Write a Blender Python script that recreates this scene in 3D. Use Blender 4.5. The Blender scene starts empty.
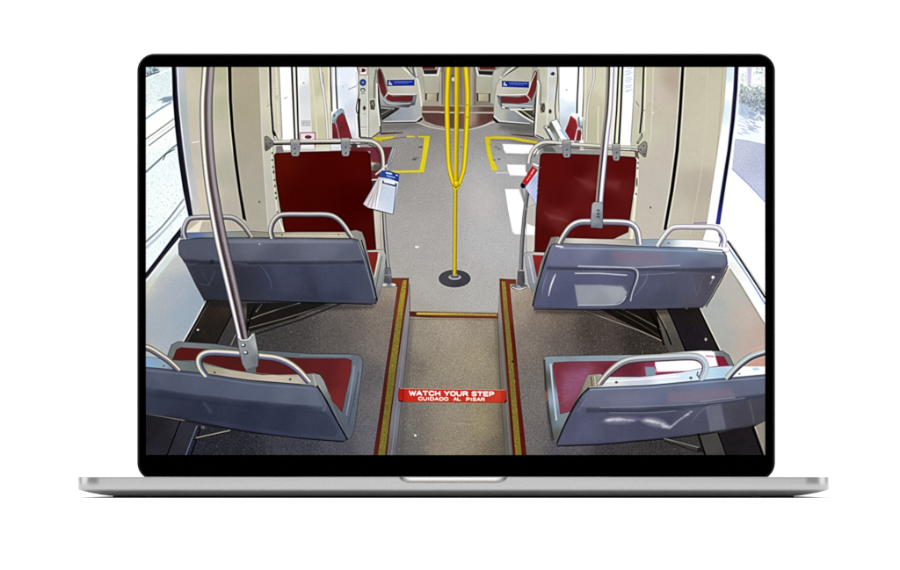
import bpy, bmesh, math
import numpy as np

# ------------------------------------------------------------------ camera
S0 = 0.0004767            # metres per photo pixel at the front edge of the base
D = 1.381                 # camera to front edge
LID_Y = 0.243             # depth of the screen glass behind the front edge
K = S0 * (D + LID_Y) / D  # metres per photo pixel at the screen
TOP = 0.0101              # height of the top of the base
CX, AX, AY = 0.0092, 472.6, 477.0
scene = bpy.context.scene
cam_data = bpy.data.cameras.new('camera')
cam = bpy.data.objects.new('camera', cam_data)
scene.collection.objects.link(cam)
cam.location = (CX, -D, TOP)
cam.rotation_euler = (math.radians(90), 0, 0)
cam_data.sensor_width = 36.0
cam_data.lens = 36.0 * (D / S0) / 900.0
cam_data.shift_x = (450 - AX) / 900.0
cam_data.shift_y = (AY - 285) / 900.0
cam_data.clip_start = 0.01
cam_data.clip_end = 100.0
scene.camera = cam

# ------------------------------------------------------------------ light
world = bpy.data.worlds.new('World')
scene.world = world
world.use_nodes = True
bg = world.node_tree.nodes['Background']
bg.inputs[0].default_value = (1, 1, 1, 1)
bg.inputs[1].default_value = 0.50


def area(name, loc, rot, sx, sy, power):
    l = bpy.data.lights.new(name, 'AREA')
    l.shape = 'RECTANGLE'; l.size = sx; l.size_y = sy; l.energy = power
    o = bpy.data.objects.new(name, l)
    o.location = loc; o.rotation_euler = [math.radians(a) for a in rot]
    scene.collection.objects.link(o)
    return o


area('overhead_softbox', (0, 0.3, 2.6), (0, 0, 0), 4.5, 4.5, 108)
area('front_softbox', (-0.25, -3.0, 0.66), (90, 0, 0), 2.6, 1.3, 7.2)
area('side_softbox', (-2.6, 0.2, 0.66), (90, 0, -90), 1.6, 1.3, 8)
area('side_softbox', (2.6, 0.2, 0.66), (90, 0, 90), 1.6, 1.3, 8)
area('background_lamp', (0, 1.2, 2.3), (55, 0, 0), 4.0, 0.5, 26)
vs = scene.view_settings
vs.view_transform = 'Standard'; vs.look = 'None'; vs.exposure = 0; vs.gamma = 1
vs.use_curve_mapping = False


# ------------------------------------------------------------------ helpers
def lin(c):
    c = np.asarray(c, dtype=float) / 255.0
    return np.where(c <= 0.04045, c / 12.92, ((c + 0.055) / 1.055) ** 2.4)


def material(name, col, rough=0.5, metal=0.0, spec=0.5, bump=0.0, scale=400.0, var=0.0, stretch=(1, 1, 1)):
    m = bpy.data.materials.new(name)
    m.use_nodes = True
    nt = m.node_tree
    b = nt.nodes['Principled BSDF']
    b.inputs['Base Color'].default_value = (*col, 1)
    b.inputs['Roughness'].default_value = rough
    b.inputs['Metallic'].default_value = metal
    b.inputs['Specular IOR Level'].default_value = spec
    tc = nt.nodes.new('ShaderNodeTexCoord')
    mp = nt.nodes.new('ShaderNodeMapping')
    mp.inputs['Scale'].default_value = stretch
    no = nt.nodes.new('ShaderNodeTexNoise')
    no.inputs['Scale'].default_value = scale
    no.inputs['Detail'].default_value = 6
    nt.links.new(tc.outputs['Object'], mp.inputs['Vector'])
    nt.links.new(mp.outputs['Vector'], no.inputs['Vector'])
    if bump:
        bp = nt.nodes.new('ShaderNodeBump')
        bp.inputs['Strength'].default_value = bump
        bp.inputs['Distance'].default_value = 0.0002
        nt.links.new(no.outputs['Fac'], bp.inputs['Height'])
        nt.links.new(bp.outputs['Normal'], b.inputs['Normal'])
    if var:
        rp = nt.nodes.new('ShaderNodeValToRGB')
        rp.color_ramp.elements[0].position = 0.3
        rp.color_ramp.elements[1].position = 0.7
        rp.color_ramp.elements[0].color = (*[x * (1 - var) for x in col], 1)
        rp.color_ramp.elements[1].color = (*[min(1, x * (1 + var)) for x in col], 1)
        nt.links.new(no.outputs['Fac'], rp.inputs['Fac'])
        nt.links.new(rp.outputs['Color'], b.inputs['Base Color'])
    return m


ALU = material('brushed_aluminium', (0.465, 0.465, 0.468), 0.25, 1.0, bump=0.12, scale=900, var=0.03)
DARK_ALU = material('dark_underside_metal', (0.6, 0.6, 0.605), 0.38, 1.0, bump=0.1, scale=900, var=0.04)
RIM = material('dark_grey_rim', (0.022, 0.022, 0.023), 0.6, 0.0, spec=0.05, var=0.05)
GLASS = material('black_bezel_glass', (0.0002, 0.0002, 0.0002), 0.6, 0.0, spec=0.0, var=0.05)
LENS = material('webcam_glass', (0.002, 0.003, 0.008), 0.4, 0.0, spec=0.0, var=0.05)
KEY = material('black_key_plastic', (0.045, 0.045, 0.047), 0.55, var=0.1)
RUBBER = material('black_rubber', (0.012, 0.012, 0.012), 0.7, spec=0.2, bump=0.2)
PAPER = material('white_sweep_paper', (0.86, 0.86, 0.86), 0.85, spec=0.1, bump=0.05, scale=60, var=0.01)


def mesh_obj(name, verts, faces, mat, parent=None, smooth=False):
    me = bpy.data.meshes.new(name)
    me.from_pydata(verts, [], faces)
    me.materials.append(mat)
    bm = bmesh.new(); bm.from_mesh(me)
    bmesh.ops.recalc_face_normals(bm, faces=bm.faces)
    bm.to_mesh(me); bm.free()
    if smooth:
        me.shade_smooth()
    o = bpy.data.objects.new(name, me)
    scene.collection.objects.link(o)
    o.parent = parent
    return o


def rrect(w, d, r, cx=0.0, cy=0.0, n=14):
    """outline of a rounded rectangle, counter-clockwise"""
    p = []
    for sx, sy, a0 in ((1, 1, 0), (-1, 1, 90), (-1, -1, 180), (1, -1, 270)):
        for i in range(n + 1):
            a = math.radians(a0 + 90 * i / n)
            p.append((cx + sx * (w / 2 - r) + r * math.cos(a), cy + sy * (d / 2 - r) + r * math.sin(a)))
    return p


def loft(rings, cap0=True, cap1=True):
    v, f = [], []
    n = len(rings[0])
    for r in rings:
        v += r
    for k in range(len(rings) - 1):
        for i in range(n):
            j = (i + 1) % n
            f.append((k * n + i, k * n + j, (k + 1) * n + j, (k + 1) * n + i))
    if cap0: f.append(tuple(range(n - 1, -1, -1)))
    if cap1: f.append(tuple(range((len(rings) - 1) * n, len(rings) * n)))
    return v, f


def sharp_by_angle(o, deg=35):
    o.data.shade_smooth()
    o.data.set_sharp_from_angle(angle=math.radians(deg))


# ------------------------------------------------------------------ setting: one white paper sweep
def build_backdrop():
    prof = [(-6.0, 0.0), (1.6, 0.0)]
    for i in range(1, 13):
        a = math.radians(90 * i / 12)
        prof.append((1.6 + 0.9 * math.sin(a), 0.9 - 0.9 * math.cos(a)))
    prof.append((2.5, 3.6))
    v, f = [], []
    for y, z in prof:
        v += [(-6, y, z), (6, y, z)]
    for i in range(len(prof) - 1):
        f.append((2 * i, 2 * i + 1, 2 * i + 3, 2 * i + 2))
    o = mesh_obj('backdrop', v, f, PAPER, smooth=True)
    o['kind'] = 'structure'


build_backdrop()

# ------------------------------------------------------------------ the laptop
laptop = bpy.data.objects.new('laptop', None)
scene.collection.objects.link(laptop)
laptop['label'] = 'open silver laptop with black screen border showing a tram interior, on white surface'
laptop['category'] = 'laptop'

BW, BD = 0.3614, 0.2405


def ring(inset, z, r=0.0135):
    return [(x, y, z) for x, y in rrect(BW - 2 * inset, BD - 2 * inset, r - inset if r - inset > 0.002 else 0.002, 0, BD / 2)]


m = 0.001
v, f = loft([ring(0.35 * m, TOP), ring(0.1 * m, TOP - 0.1 * m), ring(0, TOP - 0.35 * m),
             ring(0, 4.5 * m), ring(0.12 * m, 4.1 * m), ring(0.45 * m, 3.85 * m)])
base = mesh_obj('base', v, f, ALU, laptop)
# finger scoop cut into the front edge
prof = [(-26.2, 1.0), (-26.2, 0.0), (-25.6, -0.9), (-24.5, -2.0), (-22.8, -2.75), (-20.8, -3.05),
        (20.8, -3.05), (22.8, -2.75), (24.5, -2.0), (25.6, -0.9), (26.2, 0.0), (26.2, 1.0)]
r1 = [(x * m, -1.0 * m, TOP + z * m) for x, z in prof]
r2 = [(x * m * 0.985, 1.2 * m, TOP + z * m * 0.93) for x, z in prof]
r3 = [(x * m * 0.95, 6.0 * m, TOP + (z * 0.1 if z < 0 else z) * m) for x, z in prof]
v, f = loft([r1, r2, r3])
cut = mesh_obj('scoop_cutter', v, f, ALU)
mod = base.modifiers.new('scoop', 'BOOLEAN')
mod.operation = 'DIFFERENCE'; mod.object = cut; mod.solver = 'EXACT'
dg = bpy.context.evaluated_depsgraph_get()
me2 = bpy.data.meshes.new_from_object(base.evaluated_get(dg))
base.modifiers.clear()
base.data = me2
base.data.name = 'base'
bpy.data.objects.remove(cut, do_unlink=True)
sharp_by_angle(base, 32)

v, f = loft([ring(0.5 * m, 4.0 * m), ring(0.6 * m, 3.7 * m), ring(2.2 * m, 3.25 * m), ring(5.5 * m, 2.4 * m, 0.017),
             ring(10 * m, 1.45 * m, 0.022), ring(13.5 * m, 0.95 * m, 0.026), ring(18 * m, 0.8 * m, 0.03)])
under = mesh_obj('bottom_plate', v, f, DARK_ALU, laptop)
sharp_by_angle(under, 40)


def disc(name, x, y, z0, z1, r, mat, parent, axis='z'):
    n = 32
    rings = []
    for rr, z in ((r * 0.94, z0), (r, z0 + (z1 - z0) * 0.3), (r, z1)):
        if axis == 'z':
            rings.append([(x + rr * math.cos(2 * math.pi * i / n), y + rr * math.sin(2 * math.pi * i / n), z) for i in range(n)])
        else:
            rings.append([(x + rr * math.cos(2 * math.pi * i / n), z, y + rr * math.sin(2 * math.pi * i / n)) for i in range(n)])
    v, f = loft(rings)
    return mesh_obj(name, v, f, mat, parent)


for sx in (-1, 1):
    for y in (0.0245, BD - 0.0245):
        disc('foot', sx * (BW / 2 - 0.0240), y, 0.0, 1.3 * m, 0.0085, RUBBER, laptop)


# keyboard deck, seen only from above
def slab(name, x0, x1, y0, y1, z0, z1, r, mat, parent):
    a = rrect(x1 - x0, y1 - y0, r, (x0 + x1) / 2, (y0 + y1) / 2, 4)
    v, f = loft([[(x, y, z0) for x, y in a], [(x, y, z1) for x, y in a]])
    return mesh_obj(name, v, f, mat, parent)


slab('trackpad', -0.075, 0.075, 0.012, 0.105, TOP - 1 * m, TOP + 0.04 * m, 0.004, ALU, base)
slab('keyboard_well', -0.145, 0.145, 0.115, 0.222, TOP - 1 * m, TOP + 0.03 * m, 0.004, RUBBER, base)
v, f = [], []
for row in range(6):
    y1 = 0.2195 - row * 0.0172
    x = -0.1425
    widths = {0: [19.4] * 14, 1: [18.2] * 13 + [32.8], 2: [28] + [18.2] * 12 + [22.6], 3: [32] + [18.2] * 11 + [39.6],
              4: [41.5] + [18.2] * 10 + [48.3], 5: [18.2] * 3 + [22] + [95] + [22] + [18.2] * 5}[row]
    s = 0.285 / (sum(widths) * m)
    for wd in widths:
        ww = wd * m * s
        a = rrect(ww - 0.0022, 0.0148, 0.0015, x + ww / 2, y1 - 0.0074, 3)
        vv, ff = loft([[(p, q, TOP - 0.5 * m) for p, q in a], [(p, q, TOP + 0.07 * m) for p, q in a]])
        k = len(v)
        v += vv; f += [tuple(i + k for i in t) for t in ff]
        x += ww
mesh_obj('keys', v, f, KEY, base)


# lid: photo pixels to the plane of the glass
def px(x, y, dy=0.0):
    return (CX + (x - AX) * K, LID_Y + dy, TOP - (y - AY) * K)


def lid_ring(inset, dy):
    x0, x1, y0, y1, r = 137.0, 775.3, 53.2, 480.5, 17.5
    w, h = (x1 - x0) - 2 * inset, (y1 - y0) - 2 * inset
    return [px(x, y, dy) for x, y in rrect(w, h, max(2, r - inset), (x0 + x1) / 2, (y0 + y1) / 2)]


v, f = loft([lid_ring(2.0, -0.02 * m), lid_ring(0.9, 0.0), lid_ring(0.2, 0.35 * m), lid_ring(0.0, 0.9 * m),
             lid_ring(0.0, 1.6 * m)])
lid_rim = mesh_obj('lid_rim', v, f, RIM, laptop, smooth=False)
sharp_by_angle(lid_rim, 50)
v, f = loft([lid_ring(0.05, 1.62 * m), lid_ring(0.05, 4.2 * m), lid_ring(1.2, 5.0 * m), lid_ring(4, 5.3 * m)])
back = mesh_obj('lid_back', v, f, ALU, laptop)
sharp_by_angle(back, 40)
v, f = loft([lid_ring(2.1, -0.12 * m), lid_ring(2.1, -0.01 * m)])
bezel = mesh_obj('bezel', v, f, GLASS, laptop)
c = px(455.5, 61.4)
disc('webcam', c[0], c[2], LID_Y - 0.14 * m, LID_Y - 0.05 * m, 0.7 * m, LENS, bezel, 'y')
# hinge barrel between base and lid, below the glass
n = 20
hr = []
for x in (-0.135, 0.135):
    hr.append([(x, 0.2435 + 0.0019 * math.cos(2 * math.pi * i / n) , TOP - 0.0036 + 0.0030 * math.sin(2 * math.pi * i / n)) for i in range(n)])
v, f = loft(hr)
mesh_obj('hinge', v, f, KEY, laptop)

# ------------------------------------------------------------------ the lit screen
# The display shows a camera picture.  It is drawn here shape by shape into a fine grid of display
# cells (3 per photo pixel); every thing drawn becomes its own flat emissive mesh in the screen plane.
SX0, SY0, SX1, SY1, SS = 146.0, 67.0, 765.0, 455.0, 3
NW, NH = int((SX1 - SX0) * SS), int((SY1 - SY0) * SS)
GX = SX0 + np.arange(NW + 1) / SS
GY = SY0 + np.arange(NH + 1) / SS
C = np.zeros((NH + 1, NW + 1, 3))  # cell colours, with the pictured light and shade painted in
ID = np.zeros((NH + 1, NW + 1), dtype=np.int32)
rng = np.random.default_rng(7)
PARTS = [('wall_lining', 'cream tram wall lining between the windows')]

FR = dict(P=(0, 0, 1), U1=(290, 64, 7.122), U2=(360, 64, 7.122), U3=(440, 64, 7.122), U4=(510, 64, 7.122),
          U5=(590, 64, 7.122), P1=(260, 130, 7.122), P2=(340, 130, 7.122), P3=(510, 130, 7.122),
          S1=(170, 200, 5.7), S2=(260, 200, 5.18), S3=(505, 195, 4.557), S4=(630, 195, 4.559),
          S5=(146, 330, 4.525), S6=(250, 330, 4.525), S7=(535, 335, 4.708), S8=(645, 335, 4.71),
          W1=(146, 66, 7.13), W2=(700, 66, 7.12), W3=(590, 130, 7.13), F1=(370, 270, 3.065), F2=(390, 380, 7.5),
          W6=(146, 200, 5.7), W7=(660, 290, 7.123), W8=(146, 280, 7.123),
          R1=(140, 60, 5.625), R2=(290, 60, 5.625), R3=(440, 60, 5.625), R4=(590, 60, 5.0), R5=(140, 150, 5.625),
          R6=(290, 150, 5.625), R7=(440, 150, 5.625), R8=(610, 150, 5.625), Q1=(140, 240, 5.625),
          Q2=(290, 240, 5.625), Q3=(440, 240, 5.625), Q4=(610, 240, 5.625), T1=(140, 335, 4.5625),
          T2=(290, 335, 4.5625), T3=(440, 335, 4.5625), T4=(610, 335, 4.5625))


def part(name, label=None):
    PARTS.append((name, label))
    return len(PARTS) - 1


def hx(c):
    if isinstance(c, str):
        c = c.lstrip('#')
        return np.array([int(c[i:i + 2], 16) for i in (0, 2, 4)], dtype=float)
    return np.array(c, dtype=float)


def tr(frame, pts):
    x0, y0, s = FR[frame]
    return np.array([(x0 + p[0] / s, y0 + p[1] / s) for p in pts], dtype=float)


def spline(p, closed=False, n=6):
    p = np.asarray(p, dtype=float)
    N = len(p)
    out = []
    rngi = range(N) if closed else range(N - 1)
    for i in rngi:
        if closed:
            a, b, c, d = p[(i - 1) % N], p[i], p[(i + 1) % N], p[(i + 2) % N]
        else:
            a, b, c, d = p[max(i - 1, 0)], p[i], p[i + 1], p[min(i + 2, N - 1)]
        for k in range(n):
            t = k / n
            out.append(0.5 * ((2 * b) + (c - a) * t + (2 * a - 5 * b + 4 * c - d) * t * t + (3 * b - a - 3 * c + d) * t ** 3))
    if not closed:
        out.append(p[-1])
    return np.array(out)


def window(pts, pad):
    x0, y0 = pts.min(0) - pad; x1, y1 = pts.max(0) + pad
    i0 = max(0, int((x0 - SX0) * SS)); i1 = min(NW, int((x1 - SX0) * SS) + 1)
    j0 = max(0, int((y0 - SY0) * SS)); j1 = min(NH, int((y1 - SY0) * SS) + 1)
    if i1 <= i0 or j1 <= j0:
        return None
    X, Y = np.meshgrid(GX[i0:i1 + 1], GY[j0:j1 + 1])
    return slice(j0, j1 + 1), slice(i0, i1 + 1), X, Y


def field(col, frame, X, Y):
    """flat colour, or colours spread smoothly between samples [(x, y, colour), ...] in frame units"""
    if isinstance(col, str) or isinstance(col, tuple):
        return hx(col)[None, None, :]
    pts = tr(frame, [(c[0], c[1]) for c in col])
    W = 0; A = 0
    if len(pts) > 1:
        dd = np.sqrt(((pts[:, None] - pts[None]) ** 2).sum(-1)) + np.eye(len(pts)) * 1e6
        e2 = np.clip((0.40 * np.median(dd.min(1))) ** 2, 3.0, 400.0)
    else:
        e2 = 4.0
    for (x, y), c in zip(pts, col):
        w = 1.0 / ((X - x) ** 2 + (Y - y) ** 2 + e2) ** 1.8
        W = W + w
        A = A + w[..., None] * hx(c[2])
    return A / W[..., None]


def put(sl, cov, colour, pid, alpha=1.0):
    j, i = sl
    a = (cov * alpha)[..., None]
    C[j, i] = C[j, i] * (1 - a) + colour * a
    if pid is not None:
        sub = ID[j, i]
        sub[cov > 0.5] = pid


def inside(P, X, Y):
    ins = np.zeros(X.shape, bool)
    Q = np.roll(P, -1, 0)
    for (ax, ay), (bx, by) in zip(P, Q):
        if ay == by:
            continue
        c = ((ay > Y) != (by > Y)) & (X < (bx - ax) * (Y - ay) / (by - ay) + ax)
        ins ^= c
    return ins


def segdist(P, X, Y, closed):
    best = np.full(X.shape, 1e9)
    Q = np.roll(P, -1, 0) if closed else P[1:]
    for (ax, ay), (bx, by) in zip(P, Q):
        dx, dy = bx - ax, by - ay
        L = dx * dx + dy * dy
        if L < 1e-12:
            continue
        t = np.clip(((X - ax) * dx + (Y - ay) * dy) / L, 0, 1)
        best = np.minimum(best, (X - ax - t * dx) ** 2 + (Y - ay - t * dy) ** 2)
    return np.sqrt(best)


def poly(pid, frame, pts, col, soft=0.35, sm=False, alpha=1.0, grain=0.0, edge=None, ew=0.8):
    P = tr(frame, pts)
    if sm:
        P = spline(P, True)
    w = window(P, soft * 2 + 1)
    if w is None:
        return
    js, is_, X, Y = w
    d = segdist(P, X, Y, True)
    d = np.where(inside(P, X, Y), d, -d)
    cov = np.clip(0.5 + d / (2 * soft), 0, 1)
    if soft > 1:
        cov = cov * cov * (3 - 2 * cov)
    colour = field(col, frame, X, Y)
    if grain:
        g = rng.normal(0, 1, X.shape)
        g = g + 0.6 * np.roll(g, 1, 1) + 0.4 * np.roll(g, 1, 0)
        colour = colour + 1.4 * grain * g[..., None]
    put((js, is_), cov, colour, pid, alpha)
    if edge is not None:
        e = np.clip((ew / 2 - np.abs(d)) * SS + 0.5, 0, 1)
        put((js, is_), e, hx(edge), None, 0.5)


def tube(pid, frame, pts, w, prof, sm=True, closed=False, alpha=1.0, prof2=None):
    """a bar seen from outside: w in photo pixels (one value or one per point), prof = [(t, colour)] across it"""
    P = tr(frame, pts)
    ws = np.array(w if isinstance(w, (list, tuple)) else [w] * len(P), dtype=float)
    if sm and len(P) > 2:
        q = spline(np.column_stack([P, ws]), closed)
        P, ws = q[:, :2], q[:, 2]
    wd = window(P, ws.max() + 1)
    if wd is None:
        return
    js, is_, X, Y = wd
    best = np.full(X.shape, 1e9); off = np.zeros(X.shape); hw = np.ones(X.shape); sv = np.zeros(X.shape)
    n = len(P)
    for k in range(n - 1):
        (ax, ay), (bx, by) = P[k], P[k + 1]
        dx, dy = bx - ax, by - ay
        L = dx * dx + dy * dy
        if L < 1e-12:
            continue
        tt = ((X - ax) * dx + (Y - ay) * dy) / L
        t = np.clip(tt, 0, 1)
        d = (X - ax - t * dx) ** 2 + (Y - ay - t * dy) ** 2
        s = ((X - ax) * dy - (Y - ay) * dx) / math.sqrt(L)
        # square ends
        if k == 0:
            d = np.where(tt < 0, d + (tt * tt) * L * 3, d)
        if k == n - 2:
            d = np.where(tt > 1, d + ((tt - 1) ** 2) * L * 3, d)
        u = d < best
        best[u] = d[u]; off[u] = s[u]; hw[u] = ((1 - t) * ws[k] + t * ws[k + 1])[u] / 2; sv[u] = (k + t)[u] / (n - 1)
    dist = np.sqrt(best)
    cov = np.clip((hw - dist) * SS * 0.8 + 0.5, 0, 1)
    t = np.clip(off / hw, -1, 1)

    def ev(pr):
        if isinstance(pr, str):
            return np.broadcast_to(hx(pr), X.shape + (3,))
        ts = [p[0] for p in pr]; cs = np.array([hx(p[1]) for p in pr])
        return np.stack([np.interp(t, ts, cs[:, c]) for c in range(3)], -1)
    colour = ev(prof)
    if prof2 is not None:
        m_ = np.clip(sv, 0, 1)[..., None]
        colour = colour * (1 - m_) + ev(prof2) * m_
    put((js, is_), cov, colour, pid, alpha)


def line(frame, pts, col, w=0.9, alpha=1.0, pid=None, sm=False):
    tube(pid, frame, pts, w, col, sm=sm, alpha=alpha)


def dot(pid, frame, x, y, rx, ry, col, soft=0.35, alpha=1.0, edge=None):
    poly(pid, frame, [(x + rx * math.cos(a), y + ry * math.sin(a)) for a in np.linspace(0, 2 * math.pi, 20, endpoint=False)],
         col, soft=soft, alpha=alpha, edge=edge)


def strip(pid, rows, col, edge=None, soft=0.35, alpha=1.0, **k):
    """upright band in photo pixels: rows = [(y, x_left, x_right), ...]"""
    pts = [(r[1], r[0]) for r in rows] + [(r[2], r[0]) for r in reversed(rows)]
    poly(pid, 'P', pts, col, edge=edge, soft=soft, alpha=alpha, **k)


def band(pts, col, soft=0.8, alpha=0.8, frame='P'):  # tone bands that paint shading onto the seat backs
    poly(None, frame, pts, col, soft=soft, alpha=alpha)


def smear(frame, path, w, n, col, alpha=.5, r=(.4, 1.1)):
    """soft dabs along a path, for painted highlights and mottled texture"""
    P = tr(frame, path)
    seg = np.sqrt(((P[1:] - P[:-1]) ** 2).sum(1)); cum = np.concatenate([[0], np.cumsum(seg)])
    for _ in range(n):
        t = rng.uniform(0, cum[-1])
        x = np.interp(t, cum, P[:, 0]); y = np.interp(t, cum, P[:, 1])
        a = rng.uniform(*r)
        dot(None, 'P', x + rng.normal(0, w), y + rng.normal(0, w * .6), a * 1.7, a * .8, col, soft=.5, alpha=alpha)


GLYPH = {
    'W': [[(0, 0), (.27, 1), (.5, .15), (.73, 1), (1, 0)]], 'A': [[(0, 1), (.5, 0), (1, 1)], [(.2, .68), (.8, .68)]],
    'T': [[(0, .05), (1, .05)], [(.5, 0), (.5, 1)]],
    'C': [[(1, .25), (.8, .03), (.35, .0), (.05, .3), (.05, .7), (.35, 1), (.8, .97), (1, .75)]],
    'H': [[(.08, 0), (.08, 1)], [(.92, 0), (.92, 1)], [(.08, .5), (.92, .5)]],
    'Y': [[(0, 0), (.5, .52), (1, 0)], [(.5, .5), (.5, 1)]],
    'O': [[(.5, 0), (.15, .1), (.02, .5), (.15, .9), (.5, 1), (.85, .9), (.98, .5), (.85, .1), (.5, 0)]],
    'U': [[(.06, 0), (.06, .65), (.25, .97), (.5, 1), (.75, .97), (.94, .65), (.94, 0)]],
    'R': [[(.08, 1), (.08, .03), (.7, .03), (.92, .27), (.7, .52), (.08, .52)], [(.55, .52), (.95, 1)]],
    'S': [[(.95, .22), (.75, .03), (.3, .02), (.06, .25), (.3, .46), (.7, .54), (.94, .76), (.7, .98), (.25, .98), (.04, .78)]],
    'E': [[(.95, .03), (.08, .03), (.08, .97), (.95, .97)], [(.08, .5), (.85, .5)]],
    'P': [[(.08, 1), (.08, .03), (.7, .03), (.94, .3), (.7, .58), (.08, .58)]],
    'I': [[(.5, 0), (.5, 1)]], 'D': [[(.08, 0), (.08, 1), (.6, 1), (.95, .7), (.95, .3), (.6, 0), (.08, 0)]],
    'L': [[(.08, 0), (.08, .97), (.95, .97)]],
}


def word(frame, txt, x0, x1, y0, y1, dy, w, col, wide=None):
    """dy = vertical drift across the word"""
    rel = [0.35 if ch == 'I' else (1.25 if ch == 'W' else 1.0) for ch in txt]
    gap = 0.24
    tot = sum(rel) + gap * (len(txt) - 1)
    u = (x1 - x0) / tot
    x = x0
    for ch, r in zip(txt, rel):
        for st in GLYPH[ch]:
            pts = []
            for a, b in st:
                gx_ = x + a * r * u
                pts.append((gx_, y0 + (y1 - y0) * b + dy * (gx_ - x0) / (x1 - x0)))
            line(frame, pts, col, w)
        x += (r + gap) * u


STEEL = [(-1, '#6d6a6c'), (-.7, '#c9c8c6'), (-.35, '#f1eee6'), (0, '#a9a5a2'), (.45, '#6b666b'), (.8, '#8a888e'), (1, '#3c3940')]
STEEL_R = [(-t, c) for t, c in reversed(STEEL)]

# ================================================================== the picture, back to front
# ---- wall lining everywhere to start with
poly(0, 'P', [(146, 60), (766, 60), (766, 460), (146, 460)], [(200, 100, '#b9b2a0'), (240, 200, '#b3aa9c'), (650, 100, '#b7b1a0'),
     (690, 200, '#bab2a2'), (450, 90, '#8f8880'), (420, 300, '#999591')])

# ---- upper floor
fl = part('floor', 'grey speckled tram floor around the yellow pole')
poly(fl, 'P', [(340, 118), (420, 112), (452, 120), (500, 116), (560, 118), (600, 150), (600, 320), (340, 320)],
     [(430, 122, '#7d7a76'), (405, 160, '#8a8581'), (430, 190, '#98938e'), (425, 235, '#9f9b96'), (480, 190, '#aaa7a4'),
      (490, 240, '#aba9a8'), (430, 290, '#a39f99'), (480, 300, '#a5a29d'), (520, 125, '#6f6d69'), (500, 135, '#8c8a86'),
      (420, 310, '#999389'), (505, 170, '#a2a1a0')], grain=3)
for i in range(90):
    x, y = rng.uniform(398, 520), rng.uniform(160, 312)
    dot(None, 'P', x, y, rng.uniform(.3, .9), rng.uniform(.3, .6), '#7f7a74' if rng.random() < .6 else '#c4c2bf', alpha=.5)
dot(None, 'P', 484, 205, 14, 18, '#b5afab', soft=8, alpha=.6)
dot(None, 'P', 417, 247, 2, 1.2, '#d5d3d2'); dot(None, 'P', 416, 158, 3, 1.1, '#6e6a66', alpha=.8)
dot(None, 'P', 421, 147, 2.5, .8, '#57534f', alpha=.8); dot(None, 'P', 414, 159, 2, .8, '#605c59', alpha=.8)
for x, y in ((496, 147), (499, 149), (499, 159), (488, 152), (494, 160)):
    dot(None, 'P', x, y, 1.8, .9, '#63605d', alpha=.7)

# ---- far end of the car
fe = part('far_interior', 'far end of the tram beyond the yellow pole, maroon floor and tan walls')
poly(fe, 'P', [(419, 66), (500, 66), (500, 106), (494, 124), (470, 130), (440, 129), (420, 124)],
     [(430, 80, '#a39c8e'), (441, 90, '#8b857b'), (455, 80, '#7b6f6e'), (472, 80, '#8f877e'), (478, 100, '#847a70'), (430, 103, '#a0978a')])
poly(None, 'U2', [(445, 298), (605, 300), (605, 338), (445, 335)], '#6a4d42')
poly(None, 'U3', [(0, 300), (385, 305), (385, 340), (0, 340)], [(50, 320, '#654b42'), (230, 320, '#83766b'), (330, 320, '#5a4438')])
ff = part('far_floor', 'maroon floor in the round joint of the tram')
poly(ff, 'P', [(421, 112.5), (494, 112.5), (494, 119), (484, 125), (468, 129), (452, 128), (436, 125), (425, 121)],
     [(430, 117, '#583b37'), (445, 117, '#5d3e3c'), (456, 118, '#5f4a48'), (473, 117, '#9a8478'), (482, 118, '#5b3b37'), (491, 116, '#563732')])
line('U2', [(440, 340), (605, 342)], '#b3a698', 1.5); line('U3', [(0, 345), (385, 347)], '#b0a79d', 1.4)
line('U2', [(445, 296), (600, 297)], '#9d907f', .8); line('U3', [(0, 298), (385, 300)], '#a0978c', .9)
for x in (15, 90, 150, 245, 250):
    line('U3', [(x, 20), (x + 2, 290)], '#5f5654' if x < 240 else '#6b645c', 1.2, .6)
line('U3', [(225, 20), (222, 290)], '#b3aa9c', 2, .7)
line('U3', [(235, 60), (215, 440)], '#a09184', 3.2, .5)
dot(None, 'U3', 95, 108, 12, 14, '#cfc8d4'); dot(None, 'U3', 88, 85, 6, 12, '#4f474c', alpha=.7)
line('U2', [(590, 20), (600, 60), (605, 290)], '#6f6b62', 1.6, .8); line('U2', [(575, 60), (570, 290)], '#c4bcaa', 1.2, .6)
js = part('floor_joint_ring', 'pale curved joint ring in the floor of the tram')
tube(js, 'P', [(413, 121.5), (421, 123.6), (430, 127), (441, 129), (455, 130), (468, 129.6), (480, 127), (491, 123), (500, 120.6)],
     [2, 2.2, 1.8, 1.5, 1.3, 1.5, 2.2, 2.4, 1.5], [(-1, '#8a8783'), (0, '#c9c6c1'), (1, '#8b837f')])

def far_seat(lbl, F, frame_pts, red, black, panel, low, legs):
    s = part('seat', lbl)
    poly(s, F, panel, [(panel[0][0], panel[0][1], '#b0ae9f'), (panel[2][0], panel[2][1], '#a9a592')])
    poly(s, F, red, '#5d2226')
    for p in frame_pts: line(F, p, '#d6d4cb', 1.6)
    poly(s, F, black, '#262629')
    poly(s, F, low, [(low[0][0], low[0][1], '#b9b08f'), (low[2][0], low[2][1], '#a0977d')])
    for p in legs: line(F, p, '#3b3733', 1.6)
far_seat('small far red seat left of the yellow pole', 'U2', [[(430, 25), (452, 78), (555, 78), (568, 25)]], [(442, 18), (536, 18), (534, 36), (448, 38)],
         [(450, 42), (550, 40), (545, 70), (458, 71)], [(450, 68), (568, 68), (560, 207), (466, 207)],
         [(478, 212), (538, 212), (532, 262), (482, 255)], [[(472, 210), (468, 255)], [(555, 206), (551, 262)]])
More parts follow.
